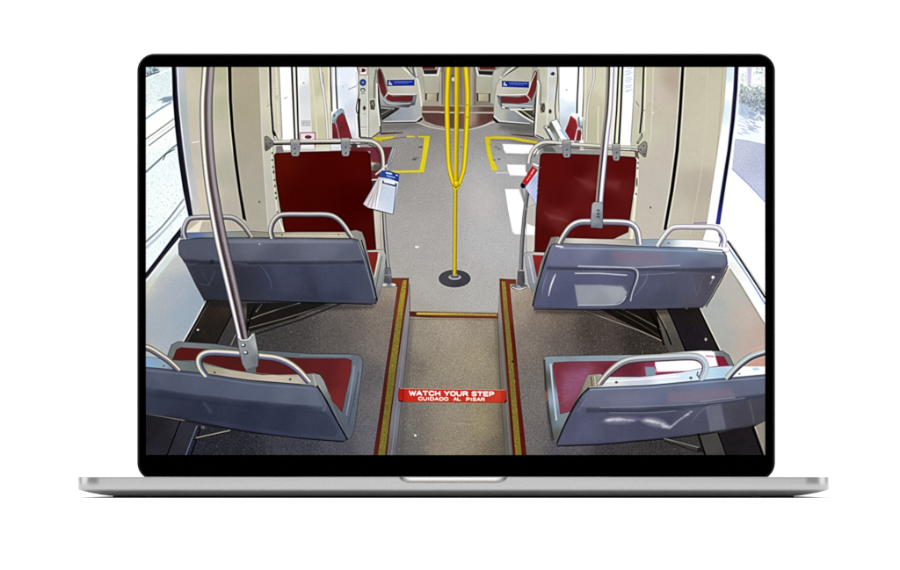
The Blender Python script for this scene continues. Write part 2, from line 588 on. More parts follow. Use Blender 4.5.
far_seat('small far red seat right of the yellow pole', 'U3', [[(258, 22), (272, 78), (372, 82)]], [(280, 18), (395, 18), (392, 38), (286, 38)],
         [(272, 48), (378, 52), (372, 80), (278, 74)], [(262, 72), (378, 78), (362, 210), (258, 206)],
         [(272, 212), (350, 212), (346, 265), (276, 262)], [[(266, 208), (268, 262)], [(352, 210), (352, 268)]])

# ---- bulkhead panel and priority seat, left
bl = part('bulkhead_panel', 'cream bulkhead panel with blue wheelchair sign left of the yellow pole')
poly(bl, 'U2', [(285, 18), (428, 18), (446, 60), (455, 150), (464, 268), (442, 292), (420, 200)], [(350, 40, '#b9b5a6'), (430, 100, '#a9a698'), (450, 240, '#b3b0a2')], edge='#8a8778', ew=.5)
poly(None, 'U2', [(400, 412), (440, 372), (448, 395), (415, 415)], '#1d1d1f')
poly(bl, 'U2', [(118, 18), (290, 18), (352, 66), (408, 108), (426, 180), (440, 290), (440, 372), (402, 405), (150, 412), (140, 300)],
     [(220, 60, '#b4b0a0'), (300, 90, '#b5b2a3'), (340, 180, '#bdbbae'), (250, 190, '#b9b6a8'), (400, 200, '#b9b8ad'), (410, 330, '#a9aca8'),
      (260, 360, '#8f97a4'), (340, 350, '#949ba6'), (180, 370, '#7f848c')], edge='#77756c', ew=.6)
line('U2', [(298, 18), (360, 72), (408, 108), (428, 200), (438, 300)], '#dddacd', 1.5, sm=True)
line('U2', [(330, 18), (378, 78), (410, 92)], '#6b6a66', 1.5, sm=True); line('U2', [(355, 18), (398, 70)], '#8e8c86', 1.2)
line('U2', [(378, 18), (382, 60), (398, 95)], '#54585e', 1.6, .8); line('U2', [(395, 30), (402, 90)], '#c9cdd1', 1.2)
line('U2', [(168, 410), (400, 405), (440, 372)], '#d2d0c8', 1.0); line('U2', [(160, 418), (400, 414)], '#34363a', 1.2, .8)
poly(None, 'U2', [(150, 420), (400, 416), (440, 440), (300, 470), (150, 478)], '#56544f', soft=3, alpha=.55)  # shade under the panel painted on the floor
poly(None, 'U2', [(115, 150), (134, 150), (146, 300), (152, 480), (138, 492), (130, 300)], '#191919')
poly(None, 'U2', [(145, 298), (285, 312), (160, 400), (150, 380)], '#3a3a38')
line('U2', [(150, 310), (240, 318)], '#8d8c82', 1.6); line('U2', [(158, 395), (272, 318)], '#1f1f20', 2.0)
line('U2', [(165, 402), (285, 320)], '#8f8f8c', .9); line('U2', [(150, 360), (235, 312)], '#6e6c66', 1.1)
ps = part('seat', 'red side facing seat under the blue wheelchair sign at left')
poly(ps, 'U2', [(122, 50), (135, 28), (150, 36), (168, 80), (205, 212), (250, 222), (404, 220), (390, 290), (360, 296), (345, 308), (250, 305), (190, 290), (152, 240), (130, 150)],
     [(140, 60, '#6b6862'), (150, 230, '#9b9d9c'), (200, 280, '#8c8e90'), (380, 260, '#7d8083'), (370, 292, '#3e4044')], edge='#3a3a3a', ew=.6)
line('U2', [(134, 140), (150, 215), (178, 262), (230, 282), (360, 280)], '#b7b9b6', 1.0, sm=True)
rb = part('seat_cushion', 'dark red pad of the seat under the blue sign at left')
poly(rb, 'U2', [(128, 48), (140, 34), (155, 66), (192, 200), (172, 240), (148, 200), (134, 140)], [(140, 60, '#4c1a1b'), (170, 180, '#682426')], edge='#2b1112', ew=.5)
poly(rb, 'U2', [(203, 216), (235, 230), (378, 226), (372, 263), (228, 267), (198, 256), (182, 238)], [(210, 240, '#6a2427'), (340, 245, '#5d2225')], edge='#2b1112', ew=.5)
line('U2', [(175, 238), (200, 208)], '#c2b9b2', 1.0)
line('U2', [(195, 200), (215, 214), (395, 216)], '#dcd9cc', .9)
bs = part('wheelchair_sign', 'blue sign with white wheelchair symbol left of the yellow pole')
def wsign(pid, F, x0, x1, y0, y1, sl, xi):
    poly(pid, F, [(x0, y0), (x1, y0 + sl), (x1, y1 + sl), (x0, y1)], '#20348c', edge='#10195a', ew=.7)
    poly(None, F, [(xi, y0 + 4), (x1 - 4, y0 + 4 + sl), (x1 - 4, y1 - 4 + sl), (xi, y1 - 4)], '#152a92')
    cx_ = (x0 + xi) / 2 - 2; cy_ = (y0 + y1) / 2 + 1
    dot(None, F, cx_ - 3, y0 + 9, 3, 3, '#e9edf8')
    line(F, [(cx_ - 3, y0 + 12), (cx_ - 1, cy_ + 2), (cx_ + 8, cy_ + 3), (cx_ + 12, y1 - 6)], '#e9edf8', .7)
    line(F, [(cx_ - 7, cy_), (cx_ - 8, cy_ + 8), (cx_ - 1, cy_ + 12), (cx_ + 5, cy_ + 9)], '#d5dcf2', .6)
    x = xi + 8
    while x < x1 - 12:
        n = rng.uniform(5, 13)
        t = (x - x0) / (x1 - x0)
        line(F, [(x, y0 + 13 + sl * t), (x + n, y0 + 13 + sl * t)], '#9aa9dc', .7, .8)
        if x < x1 - 45:
            line(F, [(x, y0 + 24 + sl * t), (x + n, y0 + 24 + sl * t)], '#6f82cc', .6, .7)
        x += n + 4
wsign(bs, 'U2', 194, 386, 115, 155, -3, 237)

# ---- left side strips between window and door post (photo pixels)
def strips(name, label, bands):
    pid = part(name, label) if name else 0
    for b in bands:
        strip(pid, b[0], b[1])
    return pid
strip(0, [(66, 229, 262), (160, 237, 266), (240, 248, 268)], [(240, 80, '#a39a83'), (252, 110, '#9f9780'), (240, 150, '#9f9886'), (255, 180, '#a19b8c'), (262, 220, '#a39d90')])
strip(0, [(66, 259, 279), (140, 262, 282), (200, 266, 282), (250, 270, 286)], [(264, 80, '#bdb9a6'), (274, 100, '#c6c2ae'), (264, 140, '#bab6a8'), (272, 200, '#b5b1a8')])
line('P', [(259.5, 67), (262, 140), (268, 225)], '#c9c3b8', 1.2, .7)
line('P', [(276, 67), (279, 138)], '#d3cdb9', 1.6)
ws1 = part('side_window', 'narrow bright window at left behind the seats')
strip(ws1, [(66, 279, 291), (150, 283, 298)], '#fdfdfd')
line('P', [(279, 67), (282.3, 138)], '#8d8d8d', .8)
for a, b in (((268, 107), (268.3, 98)), ):
    line('P', [a, b], '#98958a', .8, .4)
for k in range(3):
    line('P', [(275 + k * 1.0, 97 + k * 1.6), (278, 95 + k * 1.6)], '#8d8a80', .6, .6)
    line('P', [(284 + k, 99 - k * .6), (285.3 + k, 98 - k * .7)], '#6d6a62', .5, .8)
line('P', [(267, 107), (270, 104)], '#8b8980', .9, .6)
sm1 = part('window_seal', 'black rubber seal of the narrow left window')
strip(sm1, [(66, 290.8, 292.9), (140, 294.0, 296.0), (150, 294.3, 296.3)], '#0c0c0e')
strip(0, [(66, 292.9, 295.3), (150, 296.3, 297.8)], '#dcdcc0')
strip(sm1, [(66, 295.3, 297.3), (140, 297.7, 299.4), (150, 298, 299.8)], '#0e0e10')
strip(sm1, [(66, 269.0, 271.2), (100, 270, 272), (130, 272, 274), (133, 272.4, 275.6), (140, 275.2, 278), (136, 273, 276)], '#101012')
dp = part('door_panel', 'pale door panel with small notices at left')
strip(dp, [(66, 297.3, 309.5), (140, 299.4, 312.6), (150, 300, 313)], [(300, 80, '#eef0f0'), (305, 90, '#d3d6d8'), (306, 130, '#dcdedf')])
dot(None, 'U1', 98, 135, 6, 5, '#8c8f8f')
strip(0, [(66, 309, 330), (150, 312.5, 330)], [(311, 90, '#cbc8b0'), (316, 90, '#b9b697'), (320, 130, '#bcb89c'), (326, 100, '#cfcbb2')])
tube(0, 'U1', [(212, 18), (228, 130), (242, 220), (258, 360), (268, 530)], [2.6, 3.8, 3.0, 2.6, 2.2], [(-1, '#77756e'), (-.5, '#cfc9c9'), (.4, '#dcd7d8'), (1, '#6d6b64')])
line('U1', [(150, 20), (180, 330), (195, 525)], '#cfcbb8', 1.6, .8); line('U1', [(232, 60), (236, 140)], '#8d7f86', 1.5, .5)
line('U1', [(275, 20), (276, 300), (283, 525)], '#dbd7c3', 1.3, .8)
strip(dp, [(66, 331, 358), (100, 331.5, 358), (140, 331, 360), (150, 331, 360)], [(333, 80, '#f3fafa'), (345, 75, '#dfe6f1'), (350, 110, '#cdd3df'), (345, 90, '#d5dcea'), (356, 85, '#eef1f4'),
                                                                 (352, 135, '#c4c8cf'), (357, 130, '#f0f1f2'), (333, 110, '#fbffff')])
line('U1', [(288, 20), (290, 140), (296, 250), (300, 335)], '#17171a', 1.3); line('U1', [(300, 20), (303, 330)], '#a9a99f', 1.0, .8)
line('U1', [(325, 18), (328, 150), (337, 318)], '#151519', 1.5); line('U1', [(338, 20), (343, 300)], '#9aa4b0', .7, .6)
line('U1', [(375, 160), (378, 162)], '#8b8f94', .8); line('U1', [(418, 180), (440, 170), (470, 158), (488, 128)], '#a8a296', 1.1, .9)
line('U1', [(478, 20), (490, 80), (492, 200), (472, 310), (480, 350)], '#4b4843', 1.2, .9, sm=True)
line('U1', [(470, 60), (478, 200), (460, 330), (468, 525)], '#d8d8d6', 1.6, .8, sm=True)
# left far red seat
lf = part('seat', 'small red seat with blue grey rim far behind the left partition')
poly(lf, 'U1', [(300, 378), (318, 350), (345, 322), (368, 317), (382, 330), (402, 410), (442, 528), (302, 528)],
     [(310, 370, '#b8cdd6'), (355, 330, '#8aa0b0'), (330, 400, '#798a94'), (400, 430, '#777e84')], edge='#4d5358', ew=.6)
lc = part('seat_cushion', 'small dark red seat pad far behind the left partition')
poly(lc, 'U1', [(328, 408), (340, 372), (374, 346), (392, 372), (415, 440), (440, 530), (350, 530), (338, 440)], [(360, 370, '#7a2b31'), (370, 450, '#6b2329'), (410, 480, '#74272d')], edge='#3d2326', ew=.5)
poly(lc, 'U1', [(300, 424), (318, 420), (335, 460), (345, 530), (303, 530)], [(310, 440, '#74282d'), (320, 500, '#681f26')], edge='#3d2326', ew=.4)
line('U1', [(325, 425), (340, 470), (352, 528)], '#a07a7c', .9)
dot(None, 'U1', 315, 366, 9, 14, '#3f6178', alpha=.7)

# ---- left door post with stickers
dl = part('door_post', 'cream door post with stickers and latch at left')
poly(dl, 'U1', [(488, 18), (618, 18), (611, 60), (606, 130), (612, 200), (632, 350), (641, 480), (580, 527), (500, 527), (502, 400), (494, 250)],
     [(500, 60, '#c9cac2'), (530, 220, '#c4c5bd'), (530, 400, '#c9cac3'), (590, 60, '#b4b3a2'), (590, 220, '#a9a999'), (600, 420, '#bbb9ac'), (620, 300, '#cdcabe')])
line('U1', [(560, 18), (562, 525)], '#94958a', .9); line('U1', [(552, 18), (553, 525)], '#dddcd2', .8)
line('U1', [(612, 40), (600, 130), (600, 240)], '#6b6a62', 1.3); line('U1', [(618, 140), (622, 260), (640, 440)], '#e2dfd3', 1.4)
line('U1', [(495, 250), (488, 380), (498, 520)], '#1b1b1c', 2.2); line('U1', [(500, 522), (580, 527), (640, 482)], '#2b2b28', 1.0)
poly(dl, 'U1', [(570, 262), (598, 256), (606, 290), (600, 325), (575, 322)], '#57544a', edge='#2d2b25', ew=.6)
dot(None, 'U1', 588, 285, 9, 18, '#8b8878', alpha=.8); dot(None, 'U1', 585, 300, 4, 9, '#2f2d28')
st = part('sticker', 'red framed sticker at the top of the left door post')
poly(st, 'U1', [(495, 22), (550, 22), (550, 76), (497, 76)], '#e3e0dc', edge='#7c2a30', ew=1.0)
dot(None, 'U1', 520, 44, 20, 14, '#4a2327'); dot(None, 'U1', 505, 44, 6, 8, '#d9d5d2')
sb_ = part('sticker', 'round blue sticker on the left door post')
dot(sb_, 'U1', 519, 131, 23, 24, '#26396e', edge='#5a6a8e'); dot(None, 'U1', 518, 131, 13, 14, '#2f55a8'); dot(None, 'U1', 520, 130, 4, 4, '#c5d5ef')
line('U1', [(503, 186), (510, 174), (526, 174), (534, 188)], '#2c2c2c', 1.2); line('U1', [(508, 194), (530, 196)], '#4d4d4a', .9, .8)
line('U1', [(508, 210), (530, 207)], '#5a5a55', .8, .7)
dot(None, 'U1', 530, 313, 14, 18, '#8e8e86'); dot(None, 'U1', 529, 314, 7, 12, '#181818'); dot(None, 'U1', 531, 355, 3, 4, '#6f6f68')
for y in (450, 470, 492, 515):
    line('U1', [(505, y), (545, y)], '#8f8f87', .7, .8)
poly(None, 'U1', [(503, 455), (545, 455), (545, 515), (505, 515)], '#d9dad2', alpha=.5)
nt_ = part('notice', 'small white notice with tiny grey lines on left door panel')
poly(nt_, 'U1', [(78, 400), (150, 400), (152, 446), (80, 446)], '#d6d9da')
for y in (406, 416, 426, 437):
    x = 82
    while x < 146:
        n = rng.uniform(3, 9); line('U1', [(x, y), (x + n, y)], '#686a6a', .55, .8); x += n + 3
sr = part('sticker', 'red framed sticker low on the door panel behind the left handrail')
poly(sr, 'U1', [(72, 490), (178, 488), (178, 612), (74, 612)], '#e6e4e4', edge='#81303f', ew=1.6)
poly(None, 'U1', [(88, 506), (162, 504), (162, 545), (90, 545)], '#f2f0ef', edge='#8e5560', ew=.5)
dot(None, 'U1', 130, 520, 26, 13, '#6b2e38')

# ---- yellow floor marking, left
rs = part('floor_threshold', 'dark red threshold strip on the floor at left')
poly(rs, 'U2', [(140, 488), (305, 485), (308, 490), (250, 496), (150, 502)], '#4f2226')
yl = part('floor_marking', 'yellow painted outline on the floor left of the yellow pole')
poly(yl, 'P2', [(228, 50), (290, 48), (398, 44), (372, 60), (298, 80), (248, 72)], [(260, 58, '#c5b21c'), (370, 50, '#cbb930')], edge='#8d8330', ew=.4)
line('P2', [(300, 76), (380, 60), (470, 50)], '#6e5c4d', 1.0, .8)
poly(yl, 'P2', [(472, 41), (528, 42), (530, 51), (476, 50)], '#d3c12a')
poly(yl, 'P2', [(556, 42), (640, 42), (630, 120), (612, 225), (598, 302), (350, 306), (354, 290), (564, 284), (585, 180), (600, 55), (560, 52)],
     [(600, 45, '#cdbb1d'), (610, 100, '#d8c51c'), (590, 250, '#d9c718'), (450, 298, '#d6c62c')], edge='#8d8436', ew=.4)
dot(None, 'P2', 572, 122, 14, 5, '#4d4a46', alpha=.8); dot(None, 'P2', 530, 211, 16, 5, '#4d4a46', alpha=.8)
# seat behind left partition
sp = part('seat_cushion', 'muted red seat pad behind the left partition')
poly(sp, 'P2', [(70, 122), (375, 120), (352, 180), (322, 282), (318, 245), (225, 232), (215, 150), (75, 150)], [(240, 170, '#702c3a'), (250, 210, '#6f3038'), (350, 150, '#5c262c'), (100, 130, '#5c1f25')])
sq = part('seat_frame', 'grey edge of the seat behind the left partition')
poly(sq, 'P2', [(375, 120), (402, 124), (352, 288), (322, 276)], [(385, 150, '#a2a6aa'), (345, 260, '#8b9196')], edge='#5c5f63', ew=.5)
line('P2', [(388, 124), (338, 280)], '#6d747b', .8)
poly(sq, 'P2', [(218, 228), (292, 236), (318, 262), (270, 300), (224, 300)], [(230, 236, '#c2b7a2'), (250, 262, '#57504b'), (290, 285, '#4b4749')])
poly(sp, 'P2', [(222, 290), (290, 285), (275, 350), (225, 352)], '#5f2429')
line('P2', [(224, 356), (275, 352)], '#beb6a8', 1.6); poly(sq, 'P2', [(224, 360), (270, 358), (250, 400), (226, 420)], '#353236')

# ---- strips at the right of the aisle: bulkhead, post, door, windows
br = part('bulkhead_panel', 'cream bulkhead panel with blue wheelchair sign right of the yellow pole')
poly(br, 'U3', [(385, 50), (440, 18), (470, 18), (430, 100), (405, 150), (385, 290), (358, 275), (362, 200), (378, 80)], [(400, 60, '#b5b3a6'), (370, 250, '#a8a79a'), (450, 30, '#a9a89e')], edge='#84827a', ew=.5)
poly(None, 'U3', [(376, 375), (430, 420), (400, 420), (380, 400)], '#17171a')
poly(br, 'U3', [(545, 18), (660, 18), (660, 430), (520, 424), (428, 410), (382, 374), (384, 270), (402, 150), (425, 110), (470, 80)],
     [(600, 60, '#b3b09f'), (480, 120, '#b9b7a8'), (420, 180, '#c2c0b3'), (560, 200, '#b5b4a6'), (420, 370, '#b3b3a9'), (520, 380, '#8d9397'), (600, 390, '#7e8385')], edge='#77756c', ew=.6)
line('U3', [(450, 88), (560, 18)], '#4b4b4a', 1.2); line('U3', [(430, 100), (500, 40), (530, 18)], '#dcdad0', 1.2); line('U3', [(440, 90), (490, 18)], '#8a8983', 1.0)
line('U3', [(385, 372), (425, 406), (640, 424)], '#dedcd3', 1.0); line('U3', [(420, 416), (641, 432)], '#3a3a3a', 1.2, .8)
poly(None, 'U3', [(430, 425), (800, 432), (820, 495), (560, 490), (420, 460)], '#4a4946', soft=4, alpha=.6)  # painted floor shade below the right bulkhead
# under-seat struts
poly(None, 'U4', [(40, 322), (165, 322), (175, 418), (150, 410)], '#45423a')
line('U4', [(30, 325), (95, 372), (165, 412)], '#dad7c8', 1.6); line('U4', [(80, 325), (130, 362), (170, 392)], '#9c9483', 1.3)
line('U4', [(60, 330), (168, 402)], '#26241f', 1.0); line('U4', [(95, 326), (168, 374)], '#2c2a25', 1.2)
pr = part('seat', 'red side facing seat under the blue wheelchair sign at right')
poly(pr, 'U3', [(408, 222), (440, 226), (560, 228), (640, 215), (690, 50), (698, 60), (693, 150), (686, 250), (660, 320), (500, 322), (440, 318), (418, 280)],
     [(420, 250, '#84878a'), (500, 300, '#9da2a3'), (620, 305, '#8c9092'), (688, 200, '#8a8a86')], edge='#4a4a4a', ew=.6)
line('U3', [(430, 282), (460, 292), (660, 300)], '#c3c6c4', 1.0); 
poly(None, 'U3', [(440, 300), (490, 305), (488, 320), (445, 316)], '#c9ccca'); poly(None, 'U3', [(498, 318), (660, 318), (660, 328), (500, 330)], '#d9d8ce')
poly(None, 'U3', [(462, 308), (490, 308), (488, 317), (464, 317)], '#2d2f32'); poly(None, 'U3', [(580, 312), (605, 312), (603, 320), (582, 320)], '#2d2f32')
cr = part('seat_cushion', 'dark red pad of the seat under the blue sign at right')
poly(cr, 'U3', [(434, 232), (560, 236), (615, 226), (640, 250), (625, 272), (560, 282), (440, 276)], [(460, 250, '#65282c'), (600, 255, '#6d2226')], edge='#2b1112', ew=.5)
line('U3', [(412, 226), (428, 240), (438, 300)], '#55585c', 1.4)
poly(cr, 'U4', [(162, 80), (180, 48), (192, 62), (192, 130), (180, 190), (150, 260), (122, 218), (145, 150)], [(180, 80, '#5a2420'), (160, 180, '#6d2224'), (150, 240, '#7a2529')], edge='#2b1112', ew=.6)
line('U4', [(112, 214), (145, 252)], '#c9bdb4', 1.0)
line('U3', [(415, 220), (590, 216), (625, 205), (650, 130), (680, 60)], '#dedbce', .9, sm=True)
bs2 = part('wheelchair_sign', 'blue sign with white wheelchair symbol right of the yellow pole')
wsign(bs2, 'U3', 442, 632, 120, 160, 7, 485)
# dark gap + floor threshold
poly(None, 'U4', [(176, 250), (192, 200), (190, 320), (180, 500), (168, 512), (172, 330)], '#1c1c1c')
rr = part('floor_threshold', 'dark red threshold strip on the floor at right')
poly(rr, 'U3', [(505, 498), (640, 508), (690, 512), (700, 524), (600, 514), (515, 505)], '#4e2426')
# right door post
dr = part('door_post', 'cream door post with latch and small marks at right')
poly(dr, 'U4', [(196, 18), (350, 18), (352, 200), (348, 400), (340, 450), (240, 440), (262, 470), (300, 530), (240, 535), (176, 514), (184, 330), (192, 150)],
     [(240, 60, '#bab9a6'), (240, 200, '#b9b8a4'), (230, 420, '#bfbdab'), (300, 60, '#cfd3da'), (300, 200, '#cdd1d3'), (300, 320, '#cfcfc4'), (345, 100, '#c6c3b3')])
tube(None, 'U4', [(200, 40), (205, 110), (218, 160), (216, 290)], 2.0, [(-1, '#6d6c66'), (0, '#a9a89d'), (1, '#737268')])
line('U4', [(196, 120), (206, 160), (196, 250), (186, 400), (180, 500)], '#e0ddd0', 1.6, sm=True)
line('U4', [(275, 18), (268, 250), (262, 440)], '#e3e1d3', 1.2, .8)
line('U4', [(335, 18), (340, 100), (322, 300), (328, 390)], '#47453d', 1.3, .9, sm=True); line('U4', [(348, 18), (352, 60), (345, 250), (350, 340)], '#8d897a', 1.0, .8)
poly(dr, 'U4', [(222, 282), (245, 278), (250, 310), (245, 342), (220, 345), (216, 312)], '#6a6557', edge='#39372f', ew=.6)
line('U4', [(240, 290), (228, 318), (240, 335)], '#2f2c27', 1.0); dot(None, 'U4', 304, 68, 15, 13, '#30363f'); dot(None, 'U4', 296, 60, 5, 4, '#aeb6c0')
dot(None, 'U4', 286, 337, 14, 20, '#9d9d92'); dot(None, 'U4', 286, 337, 8, 13, '#161616')
line('U4', [(184, 505), (240, 530)], '#2e2d28', 1.0)
# right door window & panels (U4 -> U5)
dw = part('side_window', 'bright door window right of the right door post')
strip(dw, [(66, 559.5, 577.5), (110, 559.5, 576), (146, 559, 574)], [(565, 75, '#f8fbfd'), (568, 95, '#fbfdfd'), (562, 105, '#dde9f3'), (569, 112, '#cddbe8'), (566, 125, '#bcc5cc'), (572, 130, '#dbe0e2')])
dot(None, 'U4', 404, 184, 6, 5, '#a9a9a9')
strip(dw, [(66, 578.5, 583), (118, 578, 583), (150, 580, 584)], '#fbfbfa')
line('U4', [(490, 18), (486, 120), (478, 260), (476, 350)], '#17171c', 1.4); line('U4', [(527, 18), (526, 180), (514, 400), (518, 540)], '#6b6962', 1.1, .9)
strip(0, [(66, 584, 619), (150, 583.5, 616)], [(588, 80, '#c7c3ae'), (595, 100, '#b9b69c'), (598, 130, '#b2af94'), (603, 90, '#c9c5ab')])
tube(0, 'U4', [(598, 18), (596, 110), (570, 210), (552, 330), (545, 545)], [2.4, 2.6, 2.2, 2.0, 2.6], [(-1, '#78746c'), (-.4, '#cfc9c2'), (.4, '#d7d2cf'), (1, '#7c7871')])
line('U4', [(540, 18), (538, 200), (530, 400)], '#d9d6c8', 1.5, .8)
line('U4', [(630, 300), (625, 560)], '#d2ceb9', 1.6, .8)
strip(0, [(66, 607, 612), (150, 600, 606)], '#c2bca9')
strip(0, [(66, 612, 619), (150, 608, 616)], '#ddd9cf')
line('U5', [(195, 20), (190, 200), (170, 400), (160, 560)], '#dcd9cf', 1.2)
ww = part('side_window', 'narrow bright window at right behind the seats')
strip(ww, [(66, 622.5, 634.5), (100, 621.5, 634), (150, 619, 630)], '#fdfdfd')
for y, x0, x1 in ((30, 262, 300), (50, 250, 292), (62, 262, 304), (75, 250, 285), (98, 255, 296), (112, 250, 300), (125, 255, 290), (152, 250, 296), (165, 252, 292), (185, 256, 300), (195, 252, 280)):
    line('U5', [(x0, y + 4), (x1, y - 3)], '#b3c6e8', 1.0, .8)
ws2 = part('window_seal', 'black rubber seal of the narrow right window')
strip(ws2, [(66, 617.7, 619.6), (110, 615.8, 617.6), (150, 613, 614.9)], '#111113')
strip(0, [(66, 619.6, 621.6), (110, 617.6, 619.8), (150, 614.9, 617.5)], '#dcdcae')
strip(ws2, [(66, 621.6, 623.6), (110, 619.8, 621.8), (150, 617.5, 619.6)], '#0c0c0e')
strip(0, [(66, 635, 682), (160, 630, 677), (240, 640, 665)], [(638, 90, '#c9c6b4'), (648, 80, '#b7b79c'), (646, 130, '#babaa4'), (656, 90, '#bdb1a6'), (672, 80, '#a89c8a'), (655, 110, '#bab19f'), (670, 150, '#b9b0a4'), (655, 180, '#b7b0a5')])
line('U5', [(318, 20), (310, 250), (290, 560)], '#8f8f96', .8)
strip(ws2, [(66, 642.8, 644.6), (110, 641.3, 643.2), (133, 639.0, 640.8), (133.2, 639, 641)], '#0f0f10')
poly(ws2, 'U5', [(330, 562), (345, 540), (372, 490), (376, 515), (350, 555), (345, 570)], '#16150f')
line('U5', [(340, 560), (370, 508)], '#d8d2ba', .8)
line('U5', [(398, 20), (385, 480)], '#dfe0bd', 1.4, .7); line('U5', [(452, 20), (440, 400), (430, 560)], '#cfc3ba', 1.4, .8)
for k in range(3):
    line('U5', [(322 + 7 * k, 262 + 9 * k), (340 + 5 * k, 284 + 9 * k)], '#6d6a5f', .6, .8)
dot(None, 'U5', 448, 346, 7, 8, '#ded2c9'); dot(None, 'U5', 388, 330, 3, 6, '#6d6c60')

# ---- right wall, big seam, window edge, street
strip(0, [(66, 684, 732), (160, 677, 724), (246, 660, 712)], [(700, 80, '#b9b39f'), (690, 150, '#bbb7a3'), (715, 90, '#beb8a2'), (708, 150, '#c0baa6'), (700, 220, '#b3aa99'), (680, 220, '#b9b2a4'), (700, 185, '#aca395'), (720, 120, '#bfb9a4')])
line('P', [(708, 67), (706, 130), (700, 180), (690, 235)], '#c4bda9', 1.2, .6); line('P', [(723, 67), (719, 130), (714, 180)], '#a8a286', 1.0, .7)
bw = part('door_seam', 'long black vertical seam in the right wall')
strip(bw, [(66, 681.3, 684.3), (110, 678.6, 681.8), (150, 675.4, 678.8), (190, 670.2, 673.6), (230, 663.4, 666.4)], '#0b0c0e')
line('P', [(680.6, 67), (677.8, 110), (674.5, 150), (669.2, 190), (662.4, 230)], '#d3cdbd', .9, sm=True)
line('P', [(685.3, 67), (682.8, 110), (679.8, 150), (674.6, 190), (668, 226)], '#cfc9b6', .9, sm=True)
wr = part('window_frame', 'white sunlit frame of the right window')
strip(wr, [(66, 727, 735), (110, 724, 731), (150, 718, 728), (190, 712, 722), (230, 706, 717), (250, 700, 722)],
      [(729, 75, '#d3e4f0'), (733, 90, '#ffffff'), (727, 110, '#dceaf2'), (722, 150, '#f4f8fb'), (718, 200, '#ffffff'), (726, 140, '#f8fbff')])
sv = part('street_view', 'sunlit pavement and bushes seen through the right window')
poly(sv, 'P', [(737, 60), (766, 60), (766, 330), (727, 250), (718, 226), (727, 170)],
     [(750, 80, '#f7f9fb'), (760, 90, '#eef2f6'), (745, 130, '#eef3f8'), (750, 200, '#fdfdfe'), (750, 260, '#ffffff')])
def fol(n, box, cols, r=(1, 2.4), al=.7):
    for _ in range(n):
        x, y = rng.uniform(box[0], box[1]), rng.uniform(box[2], box[3])
        dot(None, 'P', x, y, rng.uniform(*r) * .5, rng.uniform(*r) * .6, cols[rng.integers(len(cols))], soft=.4, alpha=al)
poly(None, 'W2', [(335, 10), (368, 10), (362, 130), (340, 125)], '#cdc6e6', soft=.8)
fol(110, (740, 764, 84, 104), ['#8fa69a', '#a3b5ad', '#c8d4d6', '#7f929a', '#b5c0d2', '#dfe9e4'])
poly(None, 'W2', [(275, 200), (300, 180), (360, 195), (420, 150), (465, 200), (465, 350), (430, 330), (300, 270), (278, 250)], '#a7b0bf', soft=1.6, alpha=.8)
fol(420, (739.5, 765.5, 86, 104), ['#8c9a98', '#a5b3a8', '#6f8178', '#c3cfcf', '#8fa08a', '#dfe6ea', '#7c8c80', '#b4c0cb', '#f2f5f6'], (.7, 1.7), .6)
fol(420, (740, 765.5, 99, 115), ['#8792a6', '#9aa6b6', '#6c788c', '#b3bfcd', '#818f8c', '#ccd5de', '#5f6d78'], (.7, 1.7), .6)
fol(120, (741, 765.5, 72, 90), ['#f3f6f8', '#ffffff', '#c9d3cf', '#e3e9ea', '#b9c6bd'], (.7, 1.8), .6)
poly(None, 'W2', [(278, 250), (340, 285), (400, 330), (380, 370), (330, 385), (270, 340)], '#b3c6de', soft=1.4, alpha=.8)
for k in range(26):
    x, y = rng.uniform(268, 400), rng.uniform(340, 480)
    line('W2', [(x, y), (x + rng.uniform(20, 60), y + rng.uniform(10, 28))], ['#9fb2dd', '#b9c7ea', '#8c9cc0'][k % 3], .8, .7)
for k in range(16):
    x, y = rng.uniform(340, 440), rng.uniform(320, 380)
    line('W2', [(x, y), (x + rng.uniform(15, 35), y + rng.uniform(10, 26))], '#8897b2', .8, .7)
fol(10, (756, 765, 68, 74), ['#9db0c0', '#b9c7c9']); fol(14, (740, 748, 74, 90), ['#b2c3b4', '#c9d3cf'])
poly(None, 'P', [(735, 139), (748, 140.5), (766, 145), (766, 202.5), (732, 168.5)], [(740, 150, '#c2c6da'), (760, 160, '#b4bad2'), (755, 190, '#c0c5de')], grain=4)
line('P', [(732, 168.8), (748, 184), (766, 203)], '#8c8fd8', .9, .8); line('P', [(736, 139), (766, 144.6)], '#9aa0b2', .7, .6)
sl_ = part('window_seal', 'thick dark blue and black seal of the right window')
poly(sl_, 'P', [(734.3, 66), (738.6, 66), (737.4, 90), (734.8, 120), (731, 150), (726.5, 180), (722.8, 205), (720, 224.5), (715.6, 224), (718.5, 205), (722.5, 180), (727.3, 150), (730.8, 120), (733.4, 90)],
     [(736, 80, '#1a1730'), (729, 150, '#141220'), (719, 215, '#3436a0'), (722, 200, '#1b1a2c')])
line('P', [(735.0, 67), (734, 95), (731.5, 120), (728, 150), (723.5, 178), (719.5, 203), (716.5, 223)], '#4a45a4', .8, .6)
line('P', [(739.2, 67), (738, 90), (735.6, 120), (731.8, 150)], '#b9cfa8', .7, .6)
